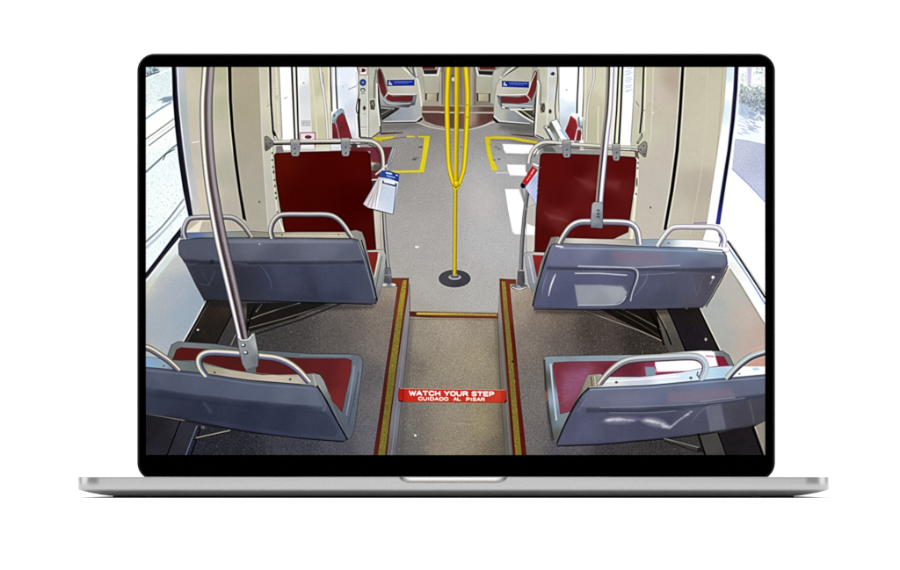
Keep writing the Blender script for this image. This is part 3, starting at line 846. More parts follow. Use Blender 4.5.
# sill and lower wall, right
sw = part('wall_panel', 'beige grey lower wall panel at the right side')
poly(sw, 'P', [(730, 270), (731, 268), (766, 324), (766, 460), (745, 460), (737, 420), (738, 380), (734.5, 365), (730, 353.5), (720.5, 351), (700, 308), (716, 290)],
     [(735, 290, '#b5b2ab'), (712, 310, '#a9adab'), (745, 320, '#bdb0a6'), (760, 335, '#b9a79b'), (745, 345, '#b9a79c'), (725, 335, '#aaaba6'), (756, 420, '#9a8f86'), (762, 450, '#8f857c'), (738, 362, '#b3aaa2'), (725, 348, '#a8a8a3')])
wl = part('window_sill', 'white sunlit sill under the right window')
poly(wl, 'S4', [(428, 205), (450, 208), (560, 375), (618, 462), (618, 590), (600, 560), (500, 395), (455, 335), (425, 350), (440, 260)],
     [(470, 280, '#fdfdfd'), (590, 480, '#fdfdfe'), (450, 320, '#e8e8e4')])
line('S4', [(455, 335), (520, 440), (610, 585)], '#8d8a7c', 1.0, .8)
line('S4', [(445, 210), (500, 290), (616, 468)], '#20202c', 1.9); line('S4', [(458, 215), (616, 452)], '#9aa3a8', 1.0, .8); line('S4', [(450, 245), (540, 375), (616, 498)], '#5a8fd6', 1.2, .9)
line('S4', [(452, 234), (616, 484)], '#ffffff', 1.1)

# ---- sunlight patches on the floor right of the pole
sun = part('sunlight_patch', 'bright sunlit patches on the floor beside the right partition')
poly(sun, 'R3', [(352, 472), (395, 473), (520, 478), (550, 500), (548, 528), (370, 522), (358, 500)], '#fbfbfc', soft=.7, grain=3)
poly(sun, 'R7', [(357, -5), (560, -5), (550, 22), (372, 15)], '#fbfbfc', soft=.7, grain=3)
poly(sun, 'R7', [(378, 82), (480, 84), (505, 92), (500, 145), (395, 142), (384, 120)], '#fdfdfd', soft=.7, grain=3)
poly(sun, 'R7', [(364, 220), (444, 220), (470, 300), (480, 420), (530, 432), (530, 472), (418, 474), (405, 460), (380, 330)], '#fdfdfe', soft=.7, grain=3)
line('R7', [(364, 222), (382, 340), (404, 455), (420, 474)], '#8e8d8c', .6, .6)
poly(None, 'R7', [(480, 20), (560, 22), (545, 80), (480, 78)], '#8f8e8d', soft=1)
poly(None, 'R7', [(500, 240), (535, 250), (530, 420), (490, 410)], '#b5b2ad')
ym = part('floor_marking', 'yellow painted outline on the floor right of the yellow pole')
poly(ym, 'U3', [(318, 518), (400, 512), (520, 518), (640, 540), (700, 552), (690, 566), (600, 556), (500, 534), (360, 532), (356, 570), (378, 680), (412, 745), (408, 760), (368, 758), (335, 640)],
     [(340, 530, '#cbb81c'), (500, 525, '#cdbc20'), (350, 650, '#d3c11d'), (390, 740, '#d8c824'), (650, 548, '#c9b524')], edge='#8d8436', ew=.4)
line('R7', [(315, 128), (385, 128)], '#c9cdd3', 1.0, .7)
line('U3', [(370, 542), (500, 545), (680, 575)], '#5d5272', 1.2, .5)

# ---- right far seat and folded white bench
rf = part('seat', 'small red seat with white rim far behind the right partition')
poly(rf, 'U4', [(395, 470), (425, 370), (440, 345), (480, 352), (520, 380), (512, 460), (508, 545), (398, 545)], [(440, 360, '#eef2f3'), (500, 380, '#e8eff2'), (500, 430, '#9fb4bb')])
rc = part('seat_cushion', 'small bright red seat pad far behind the right partition')
poly(rc, 'U4', [(393, 478), (415, 420), (432, 368), (462, 388), (482, 430), (470, 500), (455, 545), (430, 540)], [(440, 400, '#8d2229'), (420, 470, '#7b1f25'), (460, 450, '#85262c')], edge='#3d1b1e', ew=.5)
poly(rc, 'U4', [(470, 545), (482, 475), (500, 468), (508, 490), (500, 545)], '#7e2026', edge='#431b1e', ew=.5)
line('U4', [(440, 372), (472, 398), (484, 440)], '#e08a88', .9); line('U4', [(460, 540), (480, 460), (494, 462)], '#e4a5a2', .9)
line('U4', [(488, 380), (492, 440), (515, 452)], '#5d6a6f', 1.6, .8)
bn = part('folding_bench', 'white folding bench edge behind the right partition')
poly(bn, 'U4', [(238, 452), (262, 436), (285, 445), (335, 540), (350, 575), (300, 550)], [(260, 450, '#dcdde0'), (300, 520, '#c2c5c8')], edge='#2d2d2d', ew=.8)
poly(bn, 'U4', [(285, 410), (300, 425), (345, 540), (330, 545), (275, 450)], [(300, 450, '#5d6555'), (320, 520, '#9aa092')])
poly(bn, 'U4', [(292, 408), (335, 392), (375, 470), (425, 560), (372, 560), (330, 480)], [(320, 410, '#e9edf3'), (360, 500, '#ffffff'), (400, 545, '#f4f5f8')], edge='#3a3a3a', ew=.8)
poly(None, 'U4', [(350, 465), (370, 458), (400, 515), (395, 530)], '#a9cbe6')
line('U4', [(250, 455), (300, 540)], '#1f1f1f', 1.0); dot(None, 'U4', 272, 452, 8, 9, '#3b3a55')

# ---- left window and street
svl = part('street_view', 'sunlit street with rails seen through the left window')
poly(svl, 'P', [(140, 60), (172.5, 60), (175, 110), (182, 170), (190, 215), (182, 230), (166, 250), (140, 280)],
     [(155, 90, '#dfe9ec'), (165, 80, '#d9e7ea'), (150, 125, '#fbfbf8'), (170, 115, '#f6f9fa'), (160, 170, '#e8f2f3'), (170, 200, '#edf4f5'), (155, 240, '#e8f2f3')], grain=5)
for _ in range(260):
    x, y = rng.uniform(146, 188), rng.uniform(70, 270)
    if ID[int((y - SY0) * SS), int((x - SX0) * SS)] == svl and not (112 < y < 128):
        dot(None, 'P', x, y, rng.uniform(.3, 1), rng.uniform(.3, .7), ['#b9cfd0', '#ffffff', '#a8bfc3'][rng.integers(3)], alpha=.6)
poly(None, 'W1', [(0, 10), (90, 10), (100, 35), (60, 50), (0, 75)], '#a9bcc6', soft=1.2, alpha=.9)
fol(40, (146, 159, 67, 75), ['#5d707c', '#d9e5ea', '#7a8f99', '#42535e'], (.8, 2.0)); line('W1', [(0, 75), (60, 50), (98, 42)], '#46586a', 1.1)
line('W1', [(0, 95), (90, 52), (180, 20)], '#f7fbfb', 1.6)
poly(None, 'W1', [(0, 380), (110, 305), (200, 245), (205, 375), (100, 455), (0, 520)], '#fdfcf6', soft=.8)
poly(None, 'W1', [(82, 247), (130, 220), (190, 213), (192, 245), (150, 258), (112, 262), (122, 245)], '#7d94a8', soft=.8, alpha=.95)
line('W1', [(0, 375), (90, 312), (180, 258)], '#8aa9bd', 1.8)
line('W1', [(0, 520), (100, 448), (200, 375)], '#7c8577', 1.1); line('W1', [(20, 568), (110, 500), (205, 430)], '#6e7a70', 1.0)
line('W1', [(0, 545), (200, 405)], '#c9dad6', .9, .8)
for _ in range(6): 
    rng.uniform(0, .8)
tube(None, 'P', [(146, 172), (158, 161), (170, 150), (178, 144)], 1.8, [(-1, '#61737a'), (.2, '#8fa5ab'), (1, '#3f5058')])
line('P', [(146, 169), (160, 157), (176, 143)], '#f6fbfb', .9)
line('P', [(163, 160), (166, 154), (175, 149)], '#2c3a42', 1.0, .8)
tube(None, 'P', [(146, 242), (160, 229), (172, 215), (184, 199)], [2, 1.8, 1.8, 1.4], [(-1, '#8a97a1'), (.2, '#a8b4bb'), (1, '#27333c')])
tube(None, 'P', [(146, 248), (158, 237), (172, 222), (185, 206)], [3, 3, 2.4, 2], [(-1, '#d5dde0'), (0, '#aab2bd'), (1, '#c9d4da')], alpha=.8)
wf = part('window_seal', 'thick black seal of the left window')
poly(wf, 'P', [(171.6, 60), (177, 60), (177.6, 90), (181, 130), (185.2, 165), (189.6, 195), (193.2, 216), (188.4, 216), (183, 190), (178.6, 160), (174.8, 125), (172.6, 95)],
     [(174, 80, '#0d0f14'), (183, 180, '#14161f'), (190, 210, '#191c2a')])
line('P', [(175.6, 67), (176.5, 100), (180, 140), (186, 180), (190, 208)], '#20243c', .9, .9)
poly(wf, 'P', [(181, 227), (180.8, 236), (164, 256), (146, 279.5), (140, 287), (140, 282), (146, 272.5), (158, 257), (172, 238)], '#10121b')
line('P', [(146, 276.5), (164, 253), (180, 233)], '#2c3350', .9, .8)
# wall lining left: blue-white edge strip
strip(0, [(66, 177, 231), (110, 179, 232), (150, 184, 235), (190, 190, 240), (222, 194, 244)],
      [(182, 95, '#bab4a4'), (190, 90, '#c1baa6'), (215, 90, '#b9b39f'), (222, 100, '#aaa98f'), (221, 75, '#aba98c'), (200, 140, '#bdb4a4'), (190, 165, '#bdb6a8'),
       (192, 150, '#b9b2a4'), (200, 190, '#c3baa8'), (203, 195, '#c7bda6'), (225, 175, '#a8a595'), (232, 208, '#a9a496'), (212, 215, '#c0b9a8')])
strip(None, [(66, 176, 184.8), (100, 178.6, 187), (146, 182.5, 189.8), (180, 188, 195.5), (216, 193.4, 201)], [(177.6, 70, '#c6c3d2'), (183, 72, '#a6aca9'), (184, 110, '#a4acab'), (187, 150, '#a5acb0'), (193, 190, '#b3b6b8'), (198, 212, '#bfbebb')], soft=1.0)
line('P', [(177.6, 67), (179, 100), (182.5, 135), (187, 170), (192, 200)], '#d9d5ea', 1.2, .8, sm=True)
line('P', [(227.2, 67), (228.5, 100), (231, 135), (235, 165), (239.5, 195), (243.5, 220)], '#dcd9b6', .9, .8, sm=True)
line('P', [(192, 142.5), (197, 142), (199, 141)], '#e9e6d8', .9)
wk = part('door_seam', 'long black vertical seam in the left wall')
poly(wk, 'P', [(227.8, 66), (231.3, 66), (232, 100), (234, 130), (237.2, 160), (241, 190), (246.5, 221), (242.8, 219), (238.2, 190), (234, 160), (231, 130), (228.8, 100)], '#0b0c0e')
dot(None, 'P', 259.5, 201.8, 1.1, 1.1, '#6f685f'); dot(None, 'P', 650.5, 207.5, 1.1, 1.1, '#6f685f')
poly(None, 'P', [(186, 232), (203, 219), (199, 232)], '#ddd6c3', soft=.6)
# lower left wall
lw = part('wall_panel', 'blue grey lower wall panel at the left side')
poly(lw, 'P', [(140, 282), (150, 276), (177, 243), (184, 252), (206, 300), (184, 341), (166, 372), (140, 372)],
     [(150, 290, '#b9bcbb'), (170, 260, '#bdc1c0'), (160, 300, '#a7acb4'), (180, 290, '#a3abb6'), (195, 300, '#97a5b3'), (160, 330, '#a2abb3'), (150, 350, '#a9afb2'), (182, 320, '#98a7b3')])
wsl = part('window_sill', 'pale sill under the left window')
poly(wsl, 'P', [(140, 288), (146, 280), (180, 237), (180, 252), (160, 274), (146, 295), (140, 302)], [(160, 262, '#cfd9dc'), (175, 246, '#dde3e4'), (148, 290, '#c6cbc0')])
line('P', [(146, 281.5), (180, 239)], '#f1f4f6', 1.0)
line('P', [(140, 303), (148, 294), (160, 277), (176, 254)], '#c3c3a8', 1.2, .7)

# ---- left raised floor
pl = part('floor', 'dark raised floor with speckles left of the aisle')
poly(pl, 'P', [(182, 460), (190, 340), (230, 300), (380, 278), (402, 282), (398, 310), (391, 345), (374, 460)],
     [(395, 290, '#8d8374'), (385, 310, '#6f675c'), (350, 320, '#57524d'), (300, 330, '#3a3837'), (270, 335, '#343232'), (385, 345, '#6a645c'), (385, 400, '#5f5d5b'),
      (372, 440, '#55555b'), (365, 380, '#504f52'), (330, 335, '#4c4946'), (300, 440, '#30323a'), (340, 450, '#3f4049'), (230, 440, '#202228'), (200, 450, '#1f2128'), (365, 290, '#857b6e')], grain=5)
for _ in range(420):
    x, y = rng.uniform(200, 398), rng.uniform(290, 455)
    if ID[int((y - SY0) * SS), int((x - SX0) * SS)] == pl:
        dot(None, 'P', x, y, rng.uniform(.25, .6), rng.uniform(.25, .5), ['#8f8a88', '#a7a4a6', '#242324'][rng.integers(3)], alpha=.35)
# heater duct and struts under the middle left seat
hd = part('heater_duct', 'dark heater duct along the left wall')
poly(hd, 'W8', [(432, 140), (615, 148), (620, 245), (500, 465), (265, 445)], [(480, 200, '#2c2522'), (560, 200, '#332a24'), (400, 350, '#28221f'), (540, 340, '#26211f'), (330, 430, '#1f1c1c')])
poly(hd, 'W8', [(612, 150), (765, 155), (735, 290), (640, 462), (505, 466), (615, 245)], [(700, 200, '#544e45'), (640, 300, '#3f3a38'), (560, 440, '#3b383a')])
line('W8', [(612, 245), (500, 460)], '#0b0b0c', 1.2); line('W8', [(428, 145), (345, 300), (263, 442)], '#d3d9d2', 1.1); line('W8', [(440, 150), (352, 310), (275, 445)], '#0d0e0f', 1.6)
line('W8', [(448, 160), (290, 440)], '#565752', .7, .8); dot(None, 'W8', 370, 356, 7, 7, '#e9e7e4'); dot(None, 'W8', 372, 366, 8, 4, '#101010', alpha=.8)
sf = part('seat_support', 'dark metal support under the middle left seat')
poly(sf, 'P', [(247, 303), (330, 302), (296, 318), (250, 332), (246, 325)], '#1d1a19')
tube(sf, 'P', [(330, 304), (290, 317), (249, 328)], 2.0, [(-1, '#1c1a18'), (-.2, '#6b655b'), (.5, '#3a3631'), (1, '#141211')])
tube(sf, 'P', [(300, 303), (270, 312), (248, 320)], 1.6, [(-1, '#141211'), (0, '#8c8271'), (1, '#141211')])
line('P', [(256, 304), (250, 318), (245, 340)], '#100f0f', 2.0); line('P', [(262, 304), (256, 312)], '#76705f', .9); line('W8', [(640, 390), (605, 465)], '#8a8676', .8)
line('P', [(345, 302), (300, 320), (250, 336)], '#171515', 1.8, .8)

# ---- right raised floor
pq = part('floor', 'dark raised floor with speckles right of the aisle')
poly(pq, 'P', [(506, 283), (520, 284), (560, 300), (650, 305), (680, 340), (700, 360), (742, 372), (742, 460), (526, 460), (515, 345)],
     [(513, 290, '#978b79'), (520, 310, '#85796a'), (540, 320, '#6b6158'), (560, 310, '#5c5249'), (590, 330, '#3b342f'), (640, 340, '#2c2723'), (530, 345, '#6d655d'), (530, 400, '#605c59'),
      (532, 440, '#5a5654'), (560, 345, '#514a45'), (600, 352, '#3d3733'), (560, 450, '#47444a'), (620, 450, '#302d2f'), (660, 446, '#2b2929'), (546, 350, '#5f5851')], grain=5)
for _ in range(420):
    x, y = rng.uniform(508, 700), rng.uniform(290, 455)
    if ID[int((y - SY0) * SS), int((x - SX0) * SS)] == pq:
        dot(None, 'P', x, y, rng.uniform(.25, .6), rng.uniform(.25, .5), ['#a0968c', '#a5988b', '#262220'][rng.integers(3)], alpha=.38)
hr_ = part('heater_duct', 'dark heater duct along the right wall')
poly(hr_, 'Q4', [(220, 384), (325, 382), (440, 640), (338, 640)], [(280, 400, '#6b6353'), (330, 500, '#57524a'), (350, 560, '#4a4743')])
poly(hr_, 'Q4', [(325, 382), (500, 380), (632, 650), (430, 650)], [(380, 420, '#201a20'), (480, 430, '#231d1c'), (480, 540, '#1f1b21'), (560, 560, '#262224')])
line('Q4', [(322, 384), (365, 480), (438, 650)], '#0b0a0b', 1.3); line('Q4', [(498, 384), (628, 650)], '#0a0a0a', 2.0); line('Q4', [(507, 384), (636, 650)], '#cfccbe', 1.0)
line('Q4', [(250, 388), (310, 500), (345, 590)], '#0e0d0d', 1.6); line('Q4', [(258, 388), (318, 500)], '#8c8473', .8, .8)
line('Q4', [(225, 386), (262, 470), (300, 560)], '#111', 1.6) if False else None
dot(None, 'W7', 326, 352, 8, 11, '#aaa6a0'); dot(None, 'Q4', 430, 386, 8, 4, '#8f8f8c')
ss = part('seat_support', 'dark metal support under the middle right seat')
poly(ss, 'P', [(598, 308), (655, 308), (664, 342), (640, 330), (612, 316)], '#17130f')
tube(ss, 'P', [(579, 309), (610, 320), (640, 331), (664, 342)], 1.6, [(-1, '#2a2420'), (0, '#a29885'), (1, '#2a2420')])
tube(ss, 'P', [(622, 309), (640, 318), (660, 329)], 1.6, [(-1, '#14110f'), (0, '#746a58'), (1, '#14110f')])
tube(ss, 'P', [(612, 309), (640, 324), (662, 338)], 1.2, [(-1, '#14110f'), (0, '#4f473b'), (1, '#14110f')])
line('P', [(648, 309), (657, 325), (664, 345)], '#0c0a09', 2.0)

# ---- lower aisle floor, risers, nosings
lo = part('floor', 'tan speckled lower aisle floor with the red warning strip')
poly(lo, 'F1', [(120, 142), (392, 146), (400, 260), (430, 575), (60, 575), (100, 300)],
     [(250, 180, '#9a917e'), (180, 220, '#8c8473'), (330, 260, '#93896f'), (250, 300, '#8f8670'), (220, 350, '#857d6c'), (130, 300, '#6f695c'), (130, 460, '#6b675e'),
      (250, 450, '#8b826f'), (350, 460, '#8f8467'), (395, 460, '#6f6651'), (390, 250, '#7d755f'), (250, 540, '#857c68'), (100, 540, '#5f5d58'), (415, 540, '#5f594a'), (340, 170, '#8c8370')], grain=5.5)
poly(None, 'F1', [(395, 150), (380, 150), (400, 570), (440, 570)], '#4f4a3e', soft=2.5, alpha=.45)
poly(None, 'F1', [(120, 146), (133, 146), (105, 570), (72, 570)], '#4d4b49', soft=2.5, alpha=.45)
for _ in range(700):
    x, y = rng.uniform(388, 512), rng.uniform(318, 455)
    if ID[int((y - SY0) * SS), int((x - SX0) * SS)] == lo:
        dot(None, 'P', x, y, rng.uniform(.25, .6), rng.uniform(.25, .55), ['#645b4b', '#5c5446', '#b5ab98', '#756c5a'][rng.integers(4)], alpha=.5)
dot(None, 'P', 415.3, 435.5, 1.1, 1.1, '#f0eeea'); line('P', [(455, 424), (475, 424.4)], '#a8a08e', .7, .6)
rl = part('step_riser', 'grey riser at the left of the lower aisle')
poly(rl, 'P', [(408.6, 279), (410, 312), (405.5, 368), (396.5, 460), (385.5, 460), (396.8, 368), (404, 318)],
     [(408, 300, '#8b8785'), (402, 350, '#77737a'), (398, 390, '#6c6a72'), (390, 440, '#5b5a60'), (394, 430, '#7c7c84')])
line('P', [(409.6, 284), (410, 314), (405, 368), (396, 456)], '#4b4848', .8, .9); line('P', [(407, 318), (401, 370), (391.5, 456)], '#8f8c94', .8, .7)
r2_ = part('step_riser', 'grey riser at the right of the lower aisle')
poly(r2_, 'P', [(499.4, 280), (504.8, 345), (513.6, 460), (504.5, 460), (499, 370), (497.6, 320)],
     [(500, 300, '#8d8883'), (501, 350, '#6e685f'), (507, 400, '#6b655f'), (511, 440, '#716c69'), (506, 440, '#4f4b45')])
line('P', [(500.5, 330), (506, 400), (510.5, 456)], '#827d7b', .8, .7); line('P', [(497.8, 318), (500, 380), (505, 456)], '#4b463d', .8, .8)
def nosing(pid, outline, yellow, cols, ycol):
    poly(pid, 'P', outline, cols, edge='#3d1711', ew=.6)
    poly(None, 'P', yellow, ycol, grain=7, soft=.4)
    P = np.array(yellow)
    for _ in range(70):
        x, y = rng.uniform(P[:, 0].min(), P[:, 0].max()), rng.uniform(P[:, 1].min(), P[:, 1].max())
        if inside(P, np.array([[x]]), np.array([[y]]))[0, 0]:
            dot(None, 'P', x, y, .5, .7, ['#6b6220', '#8a8136', '#c9bd55', '#4d4818'][rng.integers(4)], alpha=.6)
n1 = part('step_nosing', 'red and yellow edge strip at the left of the lower aisle')
nosing(n1, [(391, 278.2), (408.8, 278.2), (408, 292), (402.5, 330), (397.2, 368), (391.2, 415), (386.2, 460), (372.8, 460), (379.5, 415), (385.8, 368), (391, 335), (397.5, 287), (391, 282)],
       [(403, 280.5), (406.6, 280), (405.6, 292), (400.6, 330), (396.2, 368), (390, 415), (384.4, 460), (377.4, 460), (383.5, 415), (389.2, 368), (394.6, 330), (400.6, 292)],
       [(405, 282, '#7c3a28'), (395, 300, '#7a3a2a'), (390, 345, '#562a20'), (380, 420, '#4e1c17'), (388, 430, '#5f2622')],
       [(404, 290, '#a5962f'), (397, 340, '#857a30'), (388, 400, '#766d2c'), (382, 445, '#7d7530')])
n2 = part('step_nosing', 'red and yellow edge strip at the right of the lower aisle')
nosing(n2, [(499.6, 278.8), (516, 279.6), (516, 283.4), (509.6, 284), (512, 310), (515.5, 345), (520.5, 400), (527, 460), (513.4, 460), (508.5, 400), (504.4, 345), (501, 305)],
       [(501.6, 281.4), (505.4, 281.6), (508, 310), (511.8, 345), (516.5, 400), (522, 460), (515.8, 460), (511, 400), (506.6, 345), (503.6, 310)],
       [(505, 281, '#7a3726'), (512, 300, '#7a3326'), (514, 345, '#5f1d16'), (520, 420, '#5e1814'), (506, 380, '#6b2a22')],
       [(504, 290, '#96883a'), (507, 320, '#7f7538'), (511, 370, '#7d7330'), (518, 440, '#857a2c')])
dot(None, 'P', 512.6, 361.5, .9, .9, '#0d0c0a')
n3 = part('step_nosing', 'brown and yellow edge strip across the aisle at the step')
poly(n3, 'P', [(409.6, 311.6), (430, 311.9), (498, 313.2), (498, 318.4), (430, 317.6), (409.6, 316.4)], [(415, 314, '#55251d'), (450, 317, '#6f3a26'), (490, 317, '#6e3324')], edge='#3a1d15', ew=.6)
poly(None, 'P', [(416.5, 312.4), (455, 312.7), (497, 314), (497, 316), (455, 315.3), (416.5, 314.8)], [(430, 313.5, '#b3a343'), (480, 315, '#a08d43')], grain=6)
line('P', [(410, 319), (497, 320)], '#5d5546', .9, .6); line('P', [(410, 310.6), (498, 312)], '#8d887f', .8, .6)

# ---- warning strip
wz = part('warning_sign', 'red floor strip reading WATCH YOUR STEP, CUIDADO AL PISAR')
poly(wz, 'F2', [(68, 62), (120, 65), (860, 75), (872, 90), (876, 165), (860, 172), (100, 164), (62, 152), (60, 110)],
     [(85, 100, '#a51d14'), (150, 100, '#cc2f20'), (400, 150, '#cf3222'), (600, 130, '#cc2f1f'), (815, 110, '#c9442c'), (845, 110, '#c02a1d'), (865, 120, '#9d231a')], edge='#5c1a12', ew=.5)
line('F2', [(78, 64), (120, 66), (860, 76)], '#b9a898', .8, .7)
line('F2', [(100, 68), (98, 160)], '#7d150f', .7, .8); line('F2', [(838, 78), (842, 170)], '#9c2a1c', .8, .8)
line('F2', [(66, 154), (96, 165)], '#2e100c', 1.2); line('F2', [(872, 150), (858, 172)], '#2e100c', 1.2)
word('F2', 'WATCH', 146, 376, 83, 114, 3, 1.35, '#fff4ee'); word('F2', 'YOUR', 408, 584, 86, 117, 2.5, 1.35, '#fff4ee'); word('F2', 'STEP', 614, 780, 89, 119, 2, 1.35, '#fff4ee')
word('F2', 'CUIDADO', 213, 436, 129, 151, 3, .95, '#fbe3da'); word('F2', 'AL', 478, 530, 132, 153, 1, .95, '#fbe3da'); word('F2', 'PISAR', 572, 710, 134, 156, 1, .95, '#fbe3da')

# ---- yellow pole
yb = part('pole_base', 'round dark floor plate of the yellow pole')
dot(yb, 'P', 454.6, 278.4, 16.6, 9.3, '#c7c5c2', soft=.6, alpha=.8)
dot(yb, 'P', 454.6, 278.6, 15.9, 8.7, [(450, 275, '#45454b'), (460, 284, '#3c3c42')], edge='#28282c')
dot(yb, 'P', 454.8, 277.2, 6.6, 2.9, '#a9a9ae', edge='#2c2c30'); dot(yb, 'P', 454.8, 276.6, 4.6, 1.7, '#5a5a60'); dot(yb, 'P', 455, 274.8, 3.0, 1.9, '#8f8f92', edge='#2a2a2c')
yp = part('pole', 'bright yellow three branched pole in the middle of the aisle')
YEL = [(-1, '#7f6d0c'), (-.6, '#cdb40c'), (-.1, '#f3df1e'), (.35, '#d9bb0a'), (1, '#8a6f08')]
YEL2 = [(-1, '#8a7711'), (-.5, '#e8d31a'), (.1, '#c9a80c'), (.6, '#b08e0a'), (1, '#7a6106')]
tube(yp, 'P', [(455.4, 188), (455, 230), (454.6, 274)], [4.0, 4.1, 4.3], [(-1, '#6a5e12'), (-.5, '#cdb924'), (0, '#d8c322'), (.5, '#a98f16'), (1, '#6b5a10')])
tube(yp, 'P', [(457, 60), (456.8, 110), (456.2, 150), (456, 184)], [5.2, 4.8, 4.6, 4.6], YEL2)
tube(yp, 'U3', [(62, -10), (53, 150), (50, 300), (54, 480), (62, 700), (80, 800), (106, 888)], [6, 5.4, 5.2, 5.2, 4.8, 4.4, 4.0], YEL)
tube(yp, 'U3', [(180, -10), (193, 180), (193, 300), (186, 500), (172, 720), (150, 810), (120, 885)], [5.6, 5.4, 5.2, 5.0, 4.6, 4.4, 4.0], [(-t, c) for t, c in reversed(YEL)])
dot(yp, 'R7', 90, 190, 16, 17, '#d2b611', edge='#85700c'); dot(None, 'R7', 90, 182, 8, 4, '#f7ea7a'); line('R7', [(72, 196), (90, 216), (108, 196)], '#7d680c', .9)
for x, y in ((467.2, 117), (460.8, 147), (467, 105)): dot(None, 'P', x, y, .6, .6, '#4b4210', alpha=.8)

# ---- left partition
gp = part('door_glass_edge', 'ragged pale edge of the door beside the left partition')
tube(gp, 'P', [(272, 146), (272.3, 170), (275, 190), (278, 215), (284, 232)], [3.0, 2.2, 2.4, 3, 4], [(-1, '#b5b19f'), (0, '#e6e4d2'), (1, '#8a8777')])
for y, r in ((153, 1.2), (160, 1), (167, 1.4), (172, 1.8), (180, 1.1), (186, 1.5), (193, 1.3), (198, 1.6), (212, 1)):
    dot(None, 'P', 272.4 + max(0, (y - 160)) * .1, y, .9, r, ['#3c4a2c', '#1d1d1b', '#4f4d3a'][int(y) % 3], alpha=.8)
poly(None, 'P', [(276, 146), (282, 145.5), (284, 152), (276, 153)], '#7d7479', soft=.5); poly(None, 'P', [(298, 147), (310, 147), (330, 146), (330, 152), (298, 152)], '#cdd6cf', soft=.6, alpha=.6)
fr = part('partition_frame', 'pale metal post right of the left partition')
poly(fr, 'S2', [(588, 55), (632, 62), (640, 255), (600, 258)], [(610, 100, '#c6c0b3'), (620, 220, '#bbb3a6')], edge='#57534c', ew=.6)
line('S2', [(622, 62), (628, 250)], '#857f77', .9, .7)
pn = part('partition_panel', 'dark red partition board at the left with rounded corners')
poly(pn, 'P', [(274.2, 155), (276, 153.2), (300, 152), (340, 151.2), (367, 151.4), (370.4, 154), (371.4, 180), (373.4, 215), (376, 250), (340, 258), (290, 250), (284.5, 230), (280.2, 208), (276, 180)],
     [(280, 160, '#521008'), (320, 175, '#450704'), (360, 160, '#4a0806'), (310, 200, '#3f0603'), (350, 205, '#3a0303'), (320, 225, '#430805'), (368, 235, '#450a06'), (300, 222, '#480906')], edge='#140303', ew=1.1)
STL = [(-1, '#2a2628'), (-.7, '#6b6666'), (-.35, '#a59f97'), (.1, '#cfcabd'), (.5, '#e6e2d4'), (.8, '#a39e94'), (1, '#4a4742')]
hl = part('handrail', 'brushed steel rail curving down beside the left partition')
line('P', [(273, 144.6), (340, 143.8)], '#141313', 1.0, .9)
tube(hl, 'S2', [(636, 20), (642, 70), (650, 200), (664, 360)], [3.6, 3.6, 3.8, 4.2], [(-1, '#2d2a2c'), (-.5, '#4a474a'), (-.1, '#b3b0ae'), (.4, '#8f8d90'), (1, '#5e5c60')])
tube(hl, 'P', [(272, 142.2), (300, 141.4), (340, 141.0), (364, 140.8), (374, 142.6), (380, 148), (382.6, 156), (383.2, 170)], [3.4, 3.6, 4, 4, 4.2, 4.2, 4, 3.6], STL)
line('P', [(274, 144.5), (300, 143.8), (348, 143.4)], '#161414', 1.1, .85)
line('P', [(349, 144.2), (366, 144.4), (374, 147), (378.6, 154), (380.4, 164)], '#2d2829', 1.2, .8, sm=True)
dot(None, 'P2', 100, 112, 24, 18, '#3c3835', soft=.8); dot(None, 'P2', 170, 105, 36, 8, '#8d8a84', soft=.7); line('P2', [(130, 100), (200, 98)], '#3a3637', .8)
hf = part('rail_foot', 'grey foot of the handrail post beside the left partition')
dot(hf, 'S2', 668, 440, 38, 12, [(640, 440, '#c9c9cb'), (668, 445, '#7a7a7e'), (700, 440, '#d3d3d3')], edge='#3d3d40')
poly(hf, 'S2', [(650, 350), (676, 350), (684, 425), (668, 436), (642, 425)], [(655, 380, '#5d5c64'), (672, 380, '#7a7982'), (650, 415, '#4e4d56')], edge='#37363c', ew=.6)
line('S2', [(648, 388), (680, 388)], '#8c8b93', .8)
fg = part('rail_flange', 'triangular grey wall mount of the left handrail')
poly(fg, 'P1', [(32, 50), (48, 42), (66, 55), (95, 84), (96, 108), (62, 138), (44, 150), (36, 140)], [(50, 70, '#7f7d74'), (50, 120, '#5d5b55'), (80, 95, '#6f6d66')], edge='#26251f', ew=.8)
for x, y in ((48, 70), (50, 122), (72, 96)): dot(None, 'P1', x, y, 4, 4, '#2d2c28')
cl_n = 0
def clamp(lbl, F, x0, x1, y0, y1, hol):
    c_ = part('clamp', lbl)
    poly(c_, F, [(x0 + 4, y0), (x1 - 4, y0), (x1 + 1, y0 + 25), (x1 - 4, y1 - 12), (x1 - 14, y1), (x0 + 16, y1), (x0 + 6, y1 - 14), (x0 - 1, y0 + 25)],
         [((x0 + x1) / 2, y0 + 8, '#a6a59c'), ((x0 + x1) / 2, y0 + 40, '#7d7f85'), ((x0 + x1) / 2, y1 - 10, '#8b8c8e')], edge='#3c3c3f', ew=.7)
    for hx_, hy_ in hol:
        dot(None, F, hx_, hy_, 9, 9, '#6a6c70'); dot(None, F, hx_ + 1, hy_, 5, 5, '#26272a'); dot(None, F, hx_ - 3, hy_ - 4, 3, 3, '#c5c6c8')
clamp('first grey clamp holding the left partition board', 'P1', 217, 284, 66, 186, [(246, 130), (247, 165)])
clamp('second grey clamp holding the left partition board', 'P1', 577, 640, 56, 186, [(608, 120), (609, 162)])

